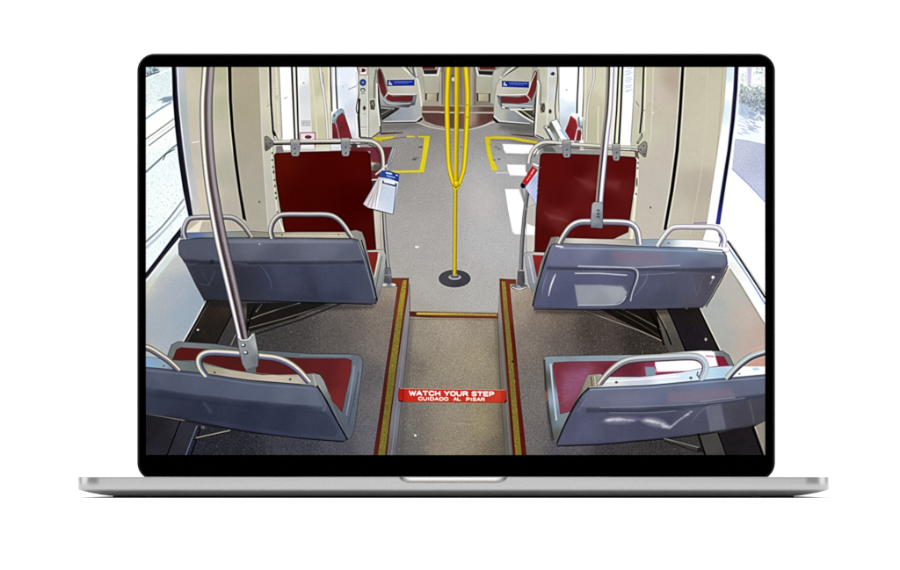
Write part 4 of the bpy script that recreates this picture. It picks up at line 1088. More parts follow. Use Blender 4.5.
lf1 = part('leaflet', 'blue and white leaflet bundle hanging from the left handrail')
poly(lf1, 'R6', [(498, 152), (580, 160), (612, 178), (582, 362), (480, 334), (438, 325), (412, 304), (455, 230)],
     [(430, 300, '#c9c2c4'), (450, 250, '#b5adb5'), (480, 200, '#c5c0c9'), (540, 250, '#c9d6e6'), (560, 320, '#d0dcea'), (500, 320, '#dfe3ea')], edge='#6b6c74', ew=.6)
for k in range(6):
    line('R6', [(500 - 2 * k + 8, 160), (424 + 11 * k, 312 + 4 * k)], '#8d8289' if k % 2 else '#f0ecee', .6, .7)
line('R6', [(515, 170), (482, 334)], '#f7f9fb', 1.0)
for k in range(14):
    y = 208 + k * 9.5; line('R6', [(518 - k * 1.9, y), (594 - k * 1.6, y + 12)], '#a9b7cb', .55, .7)
poly(None, 'R6', [(520, 172), (600, 188), (596, 208), (518, 186)], '#33405f'); poly(None, 'R6', [(530, 165), (592, 178), (590, 196), (528, 182)], '#dfe5e8')
poly(lf1, 'R6', [(518, 116), (560, 118), (614, 136), (610, 178), (560, 160), (500, 150)], [(530, 130, '#25459a'), (590, 150, '#1c3a94'), (560, 140, '#2f58b5')], edge='#101d5c', ew=.5)
line('R6', [(540, 128), (572, 134)], '#cfe0f7', 1.2); line('R6', [(545, 144), (590, 156)], '#9ebbe6', .9); line('R6', [(596, 140), (606, 144)], '#dfe8f7', .9)
line('R6', [(600, 190), (580, 358)], '#5b6a80', .9); line('R6', [(412, 306), (440, 326), (480, 336), (580, 362)], '#3d3a3f', .8, .8)
line('R6', [(482, 138), (515, 110), (545, 84)], '#e9e7e2', 1.2); line('R6', [(515, 100), (545, 95), (552, 108)], '#b9b6b2', .9)

# ---- right partition
gr_ = part('door_glass_edge', 'ragged pale edge of the door beside the right partition')
tube(gr_, 'P', [(638, 152), (638, 175), (636, 200), (632, 240)], [3, 3.4, 4, 5], [(-1, '#d9d7c4'), (-.2, '#e8e5d2'), (.5, '#c4c1ae'), (1, '#aeaa9a')])
for y, r in ((150, 2), (158, 1), (163, 1.2), (168, 1), (181, 3.4), (184, 2.8), (194, 1.2)):
    dot(None, 'P', 637.2 + (176 - y) * .06, y, .7, r, '#35372a', alpha=.85)
dot(None, 'P', 634.5, 196, 1.3, 1.6, '#ffffff', alpha=.9)
poly(None, 'W3', [(318, 150), (345, 150), (345, 200), (322, 195)], '#5c5346', soft=.6)
pb = part('partition_panel', 'dark red partition board at the right with rounded corners')
poly(pb, 'P', [(540.4, 155), (543, 153.2), (560, 153.6), (600, 155), (634.5, 157.2), (636.4, 160), (634.6, 185), (631, 210), (628, 232), (600, 245), (545, 256), (533.4, 251), (536, 215), (538, 185)],
     [(550, 165, '#5a0f0f'), (580, 170, '#520c0c'), (560, 200, '#540e0e'), (590, 182, '#64201f'), (615, 185, '#631d1c'), (605, 200, '#52100f'), (620, 170, '#560d0d'), (545, 235, '#4d0d0c'), (580, 225, '#560f0f'), (560, 217, '#6a2523'), (590, 212, '#5e1716')], edge='#160404', ew=1.1)
poly(None, 'P', [(575, 178), (590, 180), (600, 188), (590, 190)], '#7a3a38', soft=3, alpha=.5); poly(None, 'P', [(606, 180), (620, 182), (618, 190), (606, 186)], '#7a3a38', soft=3, alpha=.5)  # soft highlights painted onto the board
poly(None, 'P', [(545, 213), (562, 217), (570, 222), (550, 219)], '#7b4240', soft=2, alpha=.5)
fr2 = part('partition_frame', 'pale metal post left of the right partition')
poly(fr2, 'S3', [(92, 60), (140, 40), (134, 250), (128, 262), (100, 260)], [(110, 120, '#b8b4ac'), (115, 220, '#c4c1ba')], edge='#6b675f', ew=.5)
poly(None, 'S3', [(100, 130), (136, 145), (134, 182), (98, 182)], '#f8f8f8', soft=.6)
hr2 = part('handrail', 'brushed steel rail curving down beside the right partition')
tube(hr2, 'P', [(529, 158), (528.4, 185), (524.5, 215), (522, 245), (521, 270)], [3.4, 3.6, 4.0, 4.0, 4.2], [(-1, '#5a5759'), (-.4, '#8f8c8d'), (.1, '#6a686b'), (.6, '#504e52'), (1, '#2f2d30')])
line('P', [(520.4, 184), (523, 195), (526, 210)], '#85817f', 1.4)
tube(hr2, 'P', [(645, 148), (636, 147.4), (600, 146), (570, 144), (552, 142.4), (542, 143), (534.4, 148), (530, 156), (528.6, 166)], [3.0, 3.2, 3.6, 3.8, 4, 4, 4, 3.8, 3.6],
     [(-1, '#6d6965'), (-.5, '#dcd8cc'), (.1, '#d2cec4'), (.6, '#8f8a87'), (1, '#3c383a')])
line('P', [(571, 147.6), (600, 149), (636, 151)], '#1c1a1a', 1.0, .85); line('P', [(556, 145), (546, 145.6), (538, 150), (534, 157)], '#322d2e', 1.2, .7, sm=True)
poly(None, 'P3', [(230, 115), (300, 118), (330, 160), (240, 155)], '#4a4540', soft=.8, alpha=.7) 
poly(None, 'P3', [(110, 240), (160, 236), (165, 300), (112, 300)], '#8a8a8e', soft=.5)
hf2 = part('rail_foot', 'grey foot of the handrail post beside the right partition')
dot(hf2, 'S3', 65, 418, 37, 13, [(40, 418, '#6a6a6d'), (65, 425, '#9b9b9d'), (95, 415, '#5a5a5c')], edge='#29292b')
line('S3', [(32, 420), (65, 430), (98, 420)], '#d6d6d4', .8, sm=True)
poly(hf2, 'S3', [(60, 342), (86, 342), (90, 400), (76, 418), (55, 402)], [(66, 380, '#5b5b5f'), (82, 380, '#45454a')], edge='#1f1f22', ew=.7)
line('S3', [(62, 344), (86, 344)], '#b9b9bc', 1.0)
fg2 = part('rail_flange', 'triangular grey wall mount of the right handrail')
poly(fg2, 'W3', [(342, 118), (365, 98), (388, 80), (404, 90), (408, 120), (398, 190), (385, 192), (345, 152)], [(370, 120, '#8d8880'), (390, 160, '#78736c')], edge='#2a2723', ew=.8)
for x, y in ((382, 112), (386, 170), (360, 140)): dot(None, 'W3', x, y, 5, 5, '#2d2c28')
clamp('first grey clamp holding the right partition board', 'P3', 372, 434, 68, 196, [(402, 138), (402, 175)])
clamp('second grey clamp holding the right partition board', 'W3', 158, 214, 96, 218, [(188, 160), (184, 198)])
lf2 = part('leaflet', 'red and white leaflet hanging from the right handrail')
poly(lf2, 'P3', [(210, 272), (200, 290), (188, 530), (108, 412), (120, 380)], [(180, 350, '#aeb8dc'), (180, 480, '#b9c4ea'), (130, 400, '#c4cbe4'), (190, 300, '#c2c3d6')], edge='#55566a', ew=.5)
for k in range(5): line('P3', [(200, 320 + 30 * k), (140 + 8 * k, 400 + 25 * k)], '#8793c4', .6, .6)
poly(lf2, 'P3', [(160, 258), (196, 285), (118, 395), (88, 368)], [(170, 275, '#b81f22'), (110, 375, '#c9181c')], edge='#5a0d10', ew=.5)
line('P3', [(172, 280), (150, 315)], '#e9a7a5', 1.2); line('P3', [(145, 322), (120, 360)], '#e28a88', .9)
poly(lf2, 'P3', [(84, 372), (112, 392), (108, 412), (88, 416), (74, 396)], '#16151a'); line('P3', [(165, 240), (215, 262)], '#e6e4e0', 1.4); line('P3', [(205, 262), (214, 258)], '#1d1c1e', 1.4)

# ================================================================== the seats
BLU = '#3b3f52'
def handle(lbl, F, pts, w, prof=None, prof2=None):
    h = part('grab_handle', lbl)
    def dk(p):  # darkens the lower half, painting shade into the handle
        return [(t, hx(c) * (0.85 if t < -.05 else 1.0)) for t, c in p]
    prof = dk(prof); prof2 = dk(prof2) if prof2 else None
    tube(h, F, pts, [q * 1.03 for q in w], prof, prof2=prof2)
    return h

# middle left seat
sfr = part('seat_frame', 'pale grey side frame of the middle left seat')
poly(sfr, 'S2', [(545, 262), (640, 256), (654, 290), (640, 400), (622, 485), (602, 538), (580, 480)], [(590, 262, '#b9b6aa'), (635, 320, '#9fa29e'), (615, 420, '#8b8f8f'), (605, 500, '#6d7378')], edge='#4c4c4a', ew=.6)
line('S2', [(632, 290), (598, 470)], '#5f6463', .9); line('S2', [(618, 280), (594, 400)], '#d3d2c8', .9)
scr = part('seat_cushion', 'red cushion edge of the middle left seat')
poly(scr, 'S2', [(558, 270), (610, 270), (606, 310), (588, 392), (570, 330)], [(580, 290, '#7c241c'), (595, 350, '#71211c')], edge='#3c1512', ew=.6)
rmm = part('seat_top_rail', 'beige and steel strip along the top of the middle left seat')
poly(rmm, 'P', [(180, 238), (183, 233), (250, 231), (272, 232.5), (300, 232), (345, 232), (356, 230), (362, 232), (365, 240), (374, 292), (372, 302), (360, 245), (350, 238.5), (250, 238.5)],
     [(190, 236, '#5c6fa0'), (220, 234, '#86908f'), (260, 233, '#8d8878'), (300, 234, '#ada593'), (340, 235, '#b5ab98'), (360, 236, '#84827e'), (368, 270, '#60646e')], edge='#3a3835', ew=.6)
line('P', [(276, 235.6), (345, 235.8)], '#d6cdb9', .9, .8); dot(None, 'P', 282, 235, .7, .7, '#3c3a36'); dot(None, 'P', 338.6, 234.6, .7, .7, '#3c3a36')
line('P', [(357, 233), (362, 242), (370, 280), (376, 300)], '#8b8d90', 1.0, .9)
bml = part('seat_back', 'blue grey plastic back of the middle left seat')
poly(bml, 'P', [(178.5, 244), (180.5, 240), (200, 238), (250, 237.6), (300, 238), (352, 238.6), (358, 240), (364, 255), (370, 275), (376.5, 300), (376, 303.4), (372, 303.8), (340, 303), (300, 302), (260, 300.6), (204, 299.5), (196, 285), (186, 264), (179, 254)],
     [(185, 246, '#4a4f63'), (220, 248, '#464a5c'), (240, 240, '#5b6174'), (300, 242, '#5f6376'), (310, 252, '#4c5064'), (350, 248, '#525669'), (280, 252, '#484c60'), (200, 268, '#313444'), (230, 280, '#2b2d3b'),
      (300, 272, '#363b50'), (270, 285, '#2f3347'), (320, 290, '#30344a'), (350, 285, '#373b4f'), (360, 266, '#444960'), (210, 292, '#25262f'), (370, 296, '#3f4356')], edge='#101117', ew=1.2)
band([(179.5, 244), (190, 240), (250, 239), (352, 240.5), (358, 243), (364, 257), (362, 259.6), (300, 260), (200, 260), (183, 257)], [(190, 250, '#4a4f62'), (260, 244, '#5d6276'), (330, 243, '#61667a'), (270, 256, '#4a4f62'), (350, 256, '#50566b'), (220, 246, '#4d5265')])
band([(190, 266), (300, 266), (362, 265), (370, 284), (374, 300), (300, 300), (206, 297)], [(205, 275, '#2b2d3a'), (240, 285, '#292b39'), (285, 280, '#343850'), (300, 296, '#292c3e'), (335, 278, '#3d425a'), (360, 290, '#3f445c'), (340, 297, '#2e3248')], alpha=.7)
poly(None, 'P', [(183, 259.5), (205, 261.5), (300, 262), (350, 261.5), (363, 260), (365, 264), (358, 263.6), (300, 264.6), (200, 264.6), (184, 262)], '#22242f', soft=1.0, alpha=.75)
poly(None, 'P', [(225, 240.2), (300, 239.6), (352, 240.4), (354, 243), (300, 243.2), (230, 243)], '#80859a', soft=1.6, alpha=.6); line('P', [(280, 260), (362, 259.4)], '#5c6074', .9, .7)
line('P', [(358, 242), (363, 256), (369, 275), (375, 298)], '#7e8399', 1.3, .8, sm=True)
line('P', [(361.5, 240), (366, 256), (372, 277), (377.4, 301)], '#0c0c11', 1.2, sm=True)
line('P', [(200, 284), (209, 285.5), (215, 271)], '#565a66', .7, .6); line('P', [(200, 268), (209, 284)], '#3f434f', .7, .6); line('P', [(190, 265), (198, 263)], '#575b66', .8, .5)
dot(None, 'P', 212, 262, 2.5, 2.5, '#1b1d25', alpha=.8); line('P', [(234, 263), (247, 264)], '#565b6b', .8, .7)
tube(None, 'P', [(260, 265), (266, 272), (271, 282), (272, 289)], [.8, 1.6, 1.4, .8], [(-1, '#3f4a6d'), (0, '#4c587c'), (1, '#2e3243')], alpha=.7)
poly(None, 'P', [(272, 266), (300, 266), (310, 296), (282, 296)], '#414662', soft=5, alpha=.35)
poly(None, 'P', [(315, 264), (352, 264), (362, 292), (320, 296)], '#3b4161', soft=5, alpha=.4)
dot(None, 'P', 259.6, 244.2, .7, .6, '#cfd2da'); line('P', [(204, 300.4), (290, 302), (372, 304.6)], '#0f1014', 1.1, .8)
handle('left grab handle of the middle left seat', 'S1', [(88, 214), (80, 185), (84, 150), (108, 110), (150, 100), (240, 98), (330, 98), (372, 108), (412, 140), (440, 175), (462, 208)], [4.6, 4.8, 5, 5, 5, 5, 5, 5, 4.8, 4.6, 4.4],
       [(-1, '#1c1a20'), (-.7, '#4d4a52'), (-.35, '#6f6d78'), (0, '#a3a2a6'), (.3, '#d5d3cc'), (.55, '#9aa3bd'), (.8, '#6d7fae'), (1, '#39415c')], [(-1, '#1d1a1c'), (-.7, '#5a5358'), (-.35, '#8a8488'), (0, '#8a8685'), (.25, '#c9c5ba'), (.5, '#d9d5c8'), (.75, '#8f8b84'), (1, '#38352f')])
handle('right grab handle of the middle left seat', 'S2', [(62, 192), (56, 160), (66, 118), (96, 84), (140, 76), (240, 76), (350, 78), (400, 98), (436, 135), (456, 165), (472, 188)], [4.8, 5, 5.2, 5.4, 5.4, 5.4, 5.4, 5.2, 5, 4.8, 4.6],
       [(-1, '#151214'), (-.75, '#3a363b'), (-.4, '#6f6c78'), (-.05, '#8f8f9b'), (.2, '#c9c8c8'), (.5, '#e3e0d2'), (.75, '#a5a192'), (1, '#38352f')])

# middle right seat
sf2 = part('seat_frame', 'pale grey side frame of the middle right seat')
poly(sf2, 'S3', [(88, 266), (100, 260), (182, 262), (160, 350), (140, 420), (124, 444), (108, 400)], [(95, 300, '#9ea2ab'), (115, 380, '#8a8f99'), (150, 268, '#b9b6b0'), (125, 425, '#7f858c')], edge='#4c4c50', ew=.6)
line('S3', [(108, 280), (132, 400)], '#c9ccd3', 1.2, .8)
sc2 = part('seat_cushion', 'red cushion edge of the middle right seat')
poly(sc2, 'S3', [(126, 274), (178, 276), (160, 330), (146, 374), (136, 330)], [(150, 290, '#8c2626'), (148, 340, '#7c2022')], edge='#3c1512', ew=.6)
rm2 = part('seat_top_rail', 'white and steel strip along the top of the middle right seat')
poly(rm2, 'P', [(548, 247), (551, 237.6), (556, 236.6), (566, 238), (600, 239), (636, 239.5), (655, 239), (700, 240), (724, 243), (730, 249), (728, 252), (640, 247), (560, 246)],
     [(552, 242, '#8f8f88'), (580, 241, '#c9c6bd'), (610, 241, '#bdb8ac'), (630, 242, '#b3aa9a'), (645, 242, '#8396a8'), (655, 243, '#8fa0b0'), (690, 243, '#eff1f2'), (720, 246, '#f6f7f7')], edge='#4a4846', ew=.5)
poly(rm2, 'P', [(551, 238), (557, 237), (545, 262), (534.5, 305), (532.5, 304), (540, 265)], '#7c7a74', edge='#4b4a48', ew=.5)
bmr = part('seat_back', 'glossy blue grey back of the middle right seat with a painted highlight')
poly(bmr, 'P', [(551.5, 244.8), (556, 243.6), (600, 244.4), (640, 246.6), (690, 247.6), (722, 250), (726.4, 256), (727.4, 264), (722, 276), (713, 292), (706, 304), (702, 307.6), (680, 308.4), (630, 309.2), (580, 309), (534, 308), (533, 304), (539, 280), (545, 258)],
     [(560, 250, '#6c718c'), (590, 248, '#6e7590'), (575, 260, '#555a7a'), (600, 256, '#626987'), (650, 251, '#67779a'), (690, 252, '#6f87a8'), (718, 256, '#5f6a86'), (700, 262, '#565c78'), (550, 275, '#535876'),
      (545, 300, '#484c6b'), (560, 290, '#454a69'), (650, 280, '#4a4d68'), (690, 285, '#4b4c64'), (705, 278, '#4d4a5c'), (670, 300, '#44475f'), (640, 300, '#42465f'), (690, 302, '#44434f'), (715, 270, '#484757')], edge='#15161f', ew=1.2)
band([(549, 262), (553, 247), (600, 246.6), (690, 250), (722, 253), (725, 262), (722, 267), (660, 266.6), (600, 266), (548, 265)], [(560, 256, '#61668a'), (590, 250, '#6b7190'), (640, 252, '#6a7898'), (700, 254, '#6b7f9c'), (600, 262, '#565b7a'), (700, 263, '#565c78')])
band([(546, 271), (600, 272), (660, 272.6), (719, 274), (704, 304), (640, 306.6), (560, 306.6), (537, 305)], [(550, 285, '#51567a'), (560, 300, '#454a6c'), (600, 278, '#4a4e70'), (650, 285, '#494d6c'), (690, 285, '#4a4b64'), (710, 282, '#474250'), (660, 302, '#3e4259')], alpha=.75)
poly(None, 'P', [(612, 251), (645, 252), (662, 254), (664, 264), (640, 265), (616, 264)], '#76667f', soft=3.4, alpha=.7)
line('P', [(560, 248), (620, 249), (700, 251.6), (724, 254)], '#86a0bd', 1.3, .8); line('P', [(698, 249.6), (722, 251.5)], '#e6f0f6', 1.6)
line('P', [(556, 246), (563, 247)], '#e3e5ee', 1.2)
poly(None, 'P', [(547, 266.5), (600, 268), (660, 268.4), (722, 268), (720, 273), (660, 271), (600, 270.6), (546, 270)], '#33364b', soft=.9, alpha=.75)
tube(None, 'P', [(560, 268.5), (600, 269.6), (628, 270.4), (634.6, 272.6), (635, 279), (631, 290), (628.6, 297), (622, 304)], [1.4, 1.6, 1.6, 2, 2, 1.6, 1.4, 1.2], [(-1, '#2c2f44'), (0, '#33364c'), (1, '#2c2f44')], alpha=.8)
line('P', [(578, 265.8), (640, 267.4), (680, 265.4)], '#b9bed0', .8, .7); line('P', [(575, 273.4), (600, 273.4), (627, 275.2)], '#cfd4de', 1.2, .75)
tube(None, 'P', [(578, 266.6), (620, 267.4), (633, 268.4), (637.6, 272), (637, 280), (632.6, 292), (630.6, 301)], [.8, 1.0, 1.4, 1.8, 1.8, 1.2, 1.4], [(-1, '#70758d'), (0, '#dfe3ea'), (1, '#70758d')], alpha=.85)
poly(None, 'P', [(574.5, 285), (600, 285), (622, 286.5), (627, 292), (624, 300), (614, 304.6), (578, 305.2), (576.5, 298)], [(590, 292, '#87909e'), (600, 302, '#848c97'), (618, 296, '#8d96a1')], soft=1.1, alpha=.95)  # highlight patch painted on the glossy back
line('P', [(578, 305.2), (612, 304.8), (622, 302), (626, 296)], '#c5ccd3', .9, .8, sm=True); poly(None, 'P', [(600, 286), (624, 287), (626, 294), (612, 299)], '#9aa2ae', soft=4, alpha=.4)
tube(None, 'P', [(555.6, 274), (553, 280), (550.6, 287), (548.6, 296)], [.8, 1.9, 1.7, .7], [(-1, '#8b90a5'), (0, '#e6e8ee'), (1, '#8b90a5')])
tube(None, 'P', [(548, 272), (544, 283), (542, 294)], [.6, 1.2, .6], [(-1, '#6a6f8a'), (0, '#8a8fa8'), (1, '#6a6f8a')], alpha=.6)
tube(None, 'P', [(648, 272), (645, 282), (635, 296)], [1, 1.3, .7], [(-1, '#666a85'), (0, '#757a94'), (1, '#5a5e78')], alpha=.6)
line('P', [(691, 274), (697, 296), (703, 276)], '#5d5c6c', .8, .6); dot(None, 'P', 713, 277.3, 1.6, 1.6, '#d8dade'); line('P', [(713, 279), (710, 284)], '#8f8f99', 1.0, .8)
line('P', [(640, 275), (675, 273)], '#7b7f97', .8, .6)
line('P', [(550, 247), (545, 262), (538, 284), (532.6, 306)], '#15151c', 1.3, sm=True); line('P', [(534, 309.4), (620, 310.6), (690, 309.4)], '#131318', 1.0, .8)
line('P', [(728, 266), (721, 281), (706, 307)], '#17161c', 1.0, sm=True)
OVR = [(-1, '#3b3566'), (-.75, '#a8a3c4'), (-.3, '#f6f4f8'), (.3, '#ffffff'), (.7, '#d9d5e2'), (1, '#5a5480')]
handle('left grab handle of the middle right seat', 'S3', [(250, 218), (272, 180), (300, 145), (340, 125), (400, 123), (440, 123), (545, 126), (585, 140), (604, 170), (612, 222)], [5.2, 5.6, 6.2, 6.6, 6.6, 6.6, 6.4, 6.2, 6, 5.6],
       [(-1, '#2a2730'), (-.75, '#5b5862'), (-.4, '#8b8b96'), (-.1, '#77777f'), (.15, '#c9c8c8'), (.45, '#f4f1e6'), (.75, '#b5b1a2'), (1, '#403d3a')], [(-1, '#221e26'), (-.75, '#69657c'), (-.4, '#a5a2bb'), (-.1, '#8986a0'), (.2, '#ffffff'), (.5, '#f4f2f4'), (.75, '#b9b5cc'), (1, '#45415a')])
handle('sunlit right grab handle of the middle right seat', 'S4', [(128, 230), (150, 196), (182, 158), (215, 146), (300, 146), (385, 148), (416, 168), (430, 200), (426, 236)], [4.6, 5, 5.2, 5.2, 5.2, 5.2, 5, 4.8, 4.6],
       [(-1, '#4a3f42'), (-.7, '#a39aa2'), (-.1, '#e8e6ea'), (.4, '#fbfaf6'), (.75, '#cfccc6'), (1, '#6b6762')], OVR)
line('S4', [(405, 178), (418, 200), (406, 234)], '#3c35a8', 1.1, .9); line('S4', [(290, 128), (350, 127)], '#6a58c9', .8, .9); poly(None, 'S4', [(358, 172), (400, 210), (382, 212)], '#ffffff')
dot(None, 'S4', 176, 220, 5, 4, '#5c7c8c')

# vertical pole at the right and its clamp
vp = part('pole', 'steel vertical pole rising from the middle right seat')
tube(vp, 'P', [(610.4, 60), (610, 80), (608.4, 110), (605.6, 135), (602.6, 165), (600.2, 190), (598.8, 208)], [8.2, 8, 7.8, 7.6, 7.6, 7.6, 7.6],
     [(-1, '#77736f'), (-.75, '#a7a19c'), (-.4, '#5b4d4a'), (-.15, '#2a2226'), (.1, '#ffffff'), (.5, '#fdfdfe'), (.7, '#b9b5d0'), (1, '#6c6884')])
ck = part('clamp', 'grey clamp joining the right pole to the seat handle')
poly(ck, 'S3', [(396, 42), (405, 32), (440, 32), (446, 46), (445, 148), (440, 152), (392, 148), (390, 120)], [(410, 60, '#9fa6a9'), (410, 120, '#8a9197'), (435, 100, '#777f88'), (415, 145, '#6a7078')], edge='#3a3d42', ew=.7)
for y in (68, 84, 98): line('S3', [(416, y + 3), (424, y - 2), (430, y + 2), (424, y + 8)], '#2c2d31', .7)

# soft shade in the picture under rails and seats
poly(None, 'P', [(205, 301), (376, 305), (372, 309), (300, 311), (205, 306)], '#1b1a1c', soft=2.5, alpha=.5)
poly(None, 'P', [(534, 310), (700, 310), (690, 314), (600, 315), (536, 313)], '#1b1816', soft=2.5, alpha=.5)

# ---- front left seat
f1 = part('seat_frame', 'grey shell rim of the front left seat')
poly(f1, 'P', [(166, 360), (171.5, 345), (178, 341.6), (215, 344), (260, 350.5), (310, 353.5), (354, 354.1), (358.6, 354.9), (361.6, 357.2), (362.9, 361), (362.6, 367), (359, 395), (354.8, 428), (353, 434), (350, 438.6), (346, 441), (320, 410), (280, 390), (166, 376)],
     [(172, 352, '#6b7070'), (190, 345, '#71777b'), (240, 348, '#646b72'), (300, 355, '#5f666e'), (350, 358, '#636b76'), (360, 372, '#6b7480'), (355, 410, '#596270'), (348, 434, '#555c68'), (170, 368, '#5f665f')], edge='#24262b', ew=.9)
c1 = part('seat_cushion', 'dark red cushion of the front left seat')
poly(c1, 'P', [(172.5, 360), (176.5, 349.6), (181, 347.6), (215, 349.6), (262, 355.5), (300, 358.4), (346, 358.6), (351.6, 360.4), (351, 372), (345, 398), (342, 412), (330, 398), (318, 380), (300, 375), (262, 374.6), (230, 369.4), (210, 364), (198, 360.6)],
     [(185, 355, '#541a18'), (230, 358, '#501b1b'), (290, 366, '#571f20'), (330, 366, '#5d2023'), (347, 372, '#702828'), (340, 400, '#742a28'), (325, 385, '#5a2022')], edge='#2b0c0e', ew=.7)
line('P', [(354.5, 366), (351, 390), (346.5, 415)], '#8f9aab', 1.3, .7, sm=True); line('P', [(358.4, 372), (354, 400), (348, 425)], '#414b5a', 1.2, .8); line('P', [(300, 355.4), (352, 356)], '#8a95a3', .9, .6)
t1 = part('seat_top_rail', 'beige and steel strip along the top of the front left seat')
poly(t1, 'P', [(140, 356), (165, 359.5), (200, 362.6), (212, 366), (230, 370), (262, 375), (300, 374.6), (314, 373.4), (320, 375), (324, 381), (345, 432), (346, 441), (318, 388), (300, 384), (250, 380), (146, 368)],
     [(150, 362, '#7fa3c8'), (160, 364, '#8aa0b2'), (180, 364, '#6b7376'), (195, 366, '#656c6c'), (212, 370, '#a09985'), (235, 375, '#b0a897'), (280, 379, '#bdb4a2'), (298, 380, '#b9b0a0'), (310, 377, '#7d8182'), (318, 380, '#8f9290'), (332, 405, '#63676d'), (342, 428, '#5b6069')], edge='#33332f', ew=.6)
line('P', [(212, 366.6), (240, 371.6), (280, 375.6), (300, 376)], '#8d8775', .8, .7); dot(None, 'P', 214.6, 372.5, 1.2, 1.1, '#55513f'); dot(None, 'P', 290.2, 379.4, 1.6, 1.3, '#7b7768'); dot(None, 'P', 290.2, 379.4, .7, .6, '#2d2b24'); dot(None, 'P', 163.8, 366.2, .9, .8, '#31455a')
line('P', [(313, 375), (316, 386)], '#c3c1b4', .9, .8); dot(None, 'P', 329, 396, 1.8, 3, '#8a6a6a', alpha=.5)
b1 = part('seat_back', 'blue grey plastic back of the front left seat')
poly(b1, 'P', [(140, 367), (160, 368.5), (200, 373), (250, 380.5), (290, 384), (312, 385.6), (318, 388), (324, 398), (336, 420), (346.6, 438.6), (344, 441), (330, 440.4), (290, 437), (246, 431), (200, 422.5), (160, 416), (140, 413)],
     [(155, 375, '#4c5368'), (200, 380, '#485068'), (250, 388, '#4a5169'), (290, 393, '#525a72'), (312, 392, '#575f74'), (318, 402, '#4d556c'), (150, 388, '#434a62'), (200, 394, '#3b425c'), (160, 400, '#2d3348'),
      (200, 408, '#282d42'), (250, 412, '#282d45'), (290, 418, '#2a3048'), (320, 425, '#30374e'), (335, 428, '#3d4459'), (180, 414, '#232739'), (300, 404, '#343b55')], edge='#101218', ew=1.2)
band([(140, 370), (200, 376), (250, 383.5), (290, 387), (314, 388.6), (322, 400), (323, 406), (300, 405), (240, 399.6), (180, 392.6), (140, 386)], [(160, 376, '#4c5368'), (200, 382, '#4c546c'), (250, 390, '#4f5770'), (300, 396, '#575f76'), (316, 400, '#5b6378'), (150, 384, '#444b60')])
band([(140, 392), (200, 400), (250, 406), (300, 411), (326, 412), (338, 430), (335, 437), (290, 433), (200, 419), (140, 410)], [(160, 402, '#2d3246'), (210, 410, '#262b3e'), (270, 420, '#272d42'), (320, 425, '#2f354a')], alpha=.7)
poly(None, 'P', [(140, 387), (180, 394), (240, 401), (300, 406), (322, 408), (322, 413), (290, 411), (240, 407), (180, 401), (140, 395)], '#22273c', soft=2.4, alpha=.5)
line('P', [(146, 370.4), (200, 376), (250, 383.5), (300, 387.6), (315, 389)], '#6c748c', 1.2, .7, sm=True); line('P', [(320, 391), (326, 406), (323, 411)], '#6c748a', 1.2, .5)
line('P', [(317, 385.6), (326, 400), (337, 421), (347.4, 439.4)], '#0b0b10', 1.5, sm=True); poly(None, 'P', [(202, 402), (206, 403), (213, 413), (209, 413)], '#48516c', soft=1.6, alpha=.5)
line('P', [(140, 414), (200, 424), (250, 432.4), (300, 438.4), (344, 442)], '#0d0e13', 1.0, .9, sm=True)
handle('cropped grab handle at the left edge of the front left seat', 'P', [(139, 346), (150, 349), (160, 355), (170, 362), (178.4, 370)], [6.4, 6.4, 6.2, 5.8, 5.4],
       [(-1, '#1f1c22'), (-.7, '#5f5a66'), (-.4, '#8b8592'), (-.1, '#77727c'), (.15, '#c9c4c0'), (.4, '#f0ead2'), (.7, '#a39e84'), (1, '#33322c')])
handle('main grab handle of the front left seat', 'P', [(205.6, 375), (200.6, 368), (199, 360), (203.6, 354.4), (214, 352.6), (240, 354.2), (262, 356.6), (276, 358.4), (288, 363), (299, 371), (308.6, 381.6)], [5.6, 6.2, 6.8, 7, 7, 7, 7, 7, 7, 6.6, 6],
       [(-1, '#19181c'), (-.75, '#4a4b58'), (-.45, '#6f7690'), (-.1, '#8c96b4'), (.15, '#c4c8d0'), (.4, '#eeebdd'), (.7, '#bfb998'), (1, '#3f3d34')], [(-1, '#17151e'), (-.8, '#4b4664'), (-.5, '#8c86ac'), (-.2, '#6c6684'), (.05, '#c9c4d4'), (.35, '#f4efdc'), (.65, '#b9b08c'), (1, '#3f3d34')])
vl = part('pole', 'steel pole curving down to the front left seat')
tube(vl, 'P', [(209, 60), (207.6, 80), (206.2, 105), (207, 140), (210, 175), (214.5, 205), (221, 240), (229, 275), (237, 310), (243.4, 340)], [12.6, 12.8, 13, 13, 13, 13.2, 13.2, 13, 12, 10.6],
     [(-1, '#5d5444'), (-.85, '#8d8878'), (-.66, '#fbfbf4'), (-.42, '#e9e7da'), (-.28, '#77704c'), (-.12, '#544a50'), (.06, '#5a4f54'), (.3, '#a59b9f'), (.6, '#a9a1a4'), (.8, '#7d7477'), (.9, '#3d373c'), (1, '#8a877c')],
     prof2=[(-1, '#1d1a3a'), (-.8, '#b3b2bd'), (-.62, '#ffffff'), (-.4, '#c9c7c6'), (-.2, '#2d2128'), (.0, '#3d2c33'), (.2, '#54454c'), (.45, '#a09aa0'), (.7, '#82797f'), (.88, '#4d464b'), (1, '#141214')])
smear('P', [(217.5, 215), (226, 250), (235, 290), (242, 325)], .6, 90, '#b9b2b8', .16, (.3, .7))
c3 = part('clamp', 'grey bolted clamp joining the left pole to the seat handle')
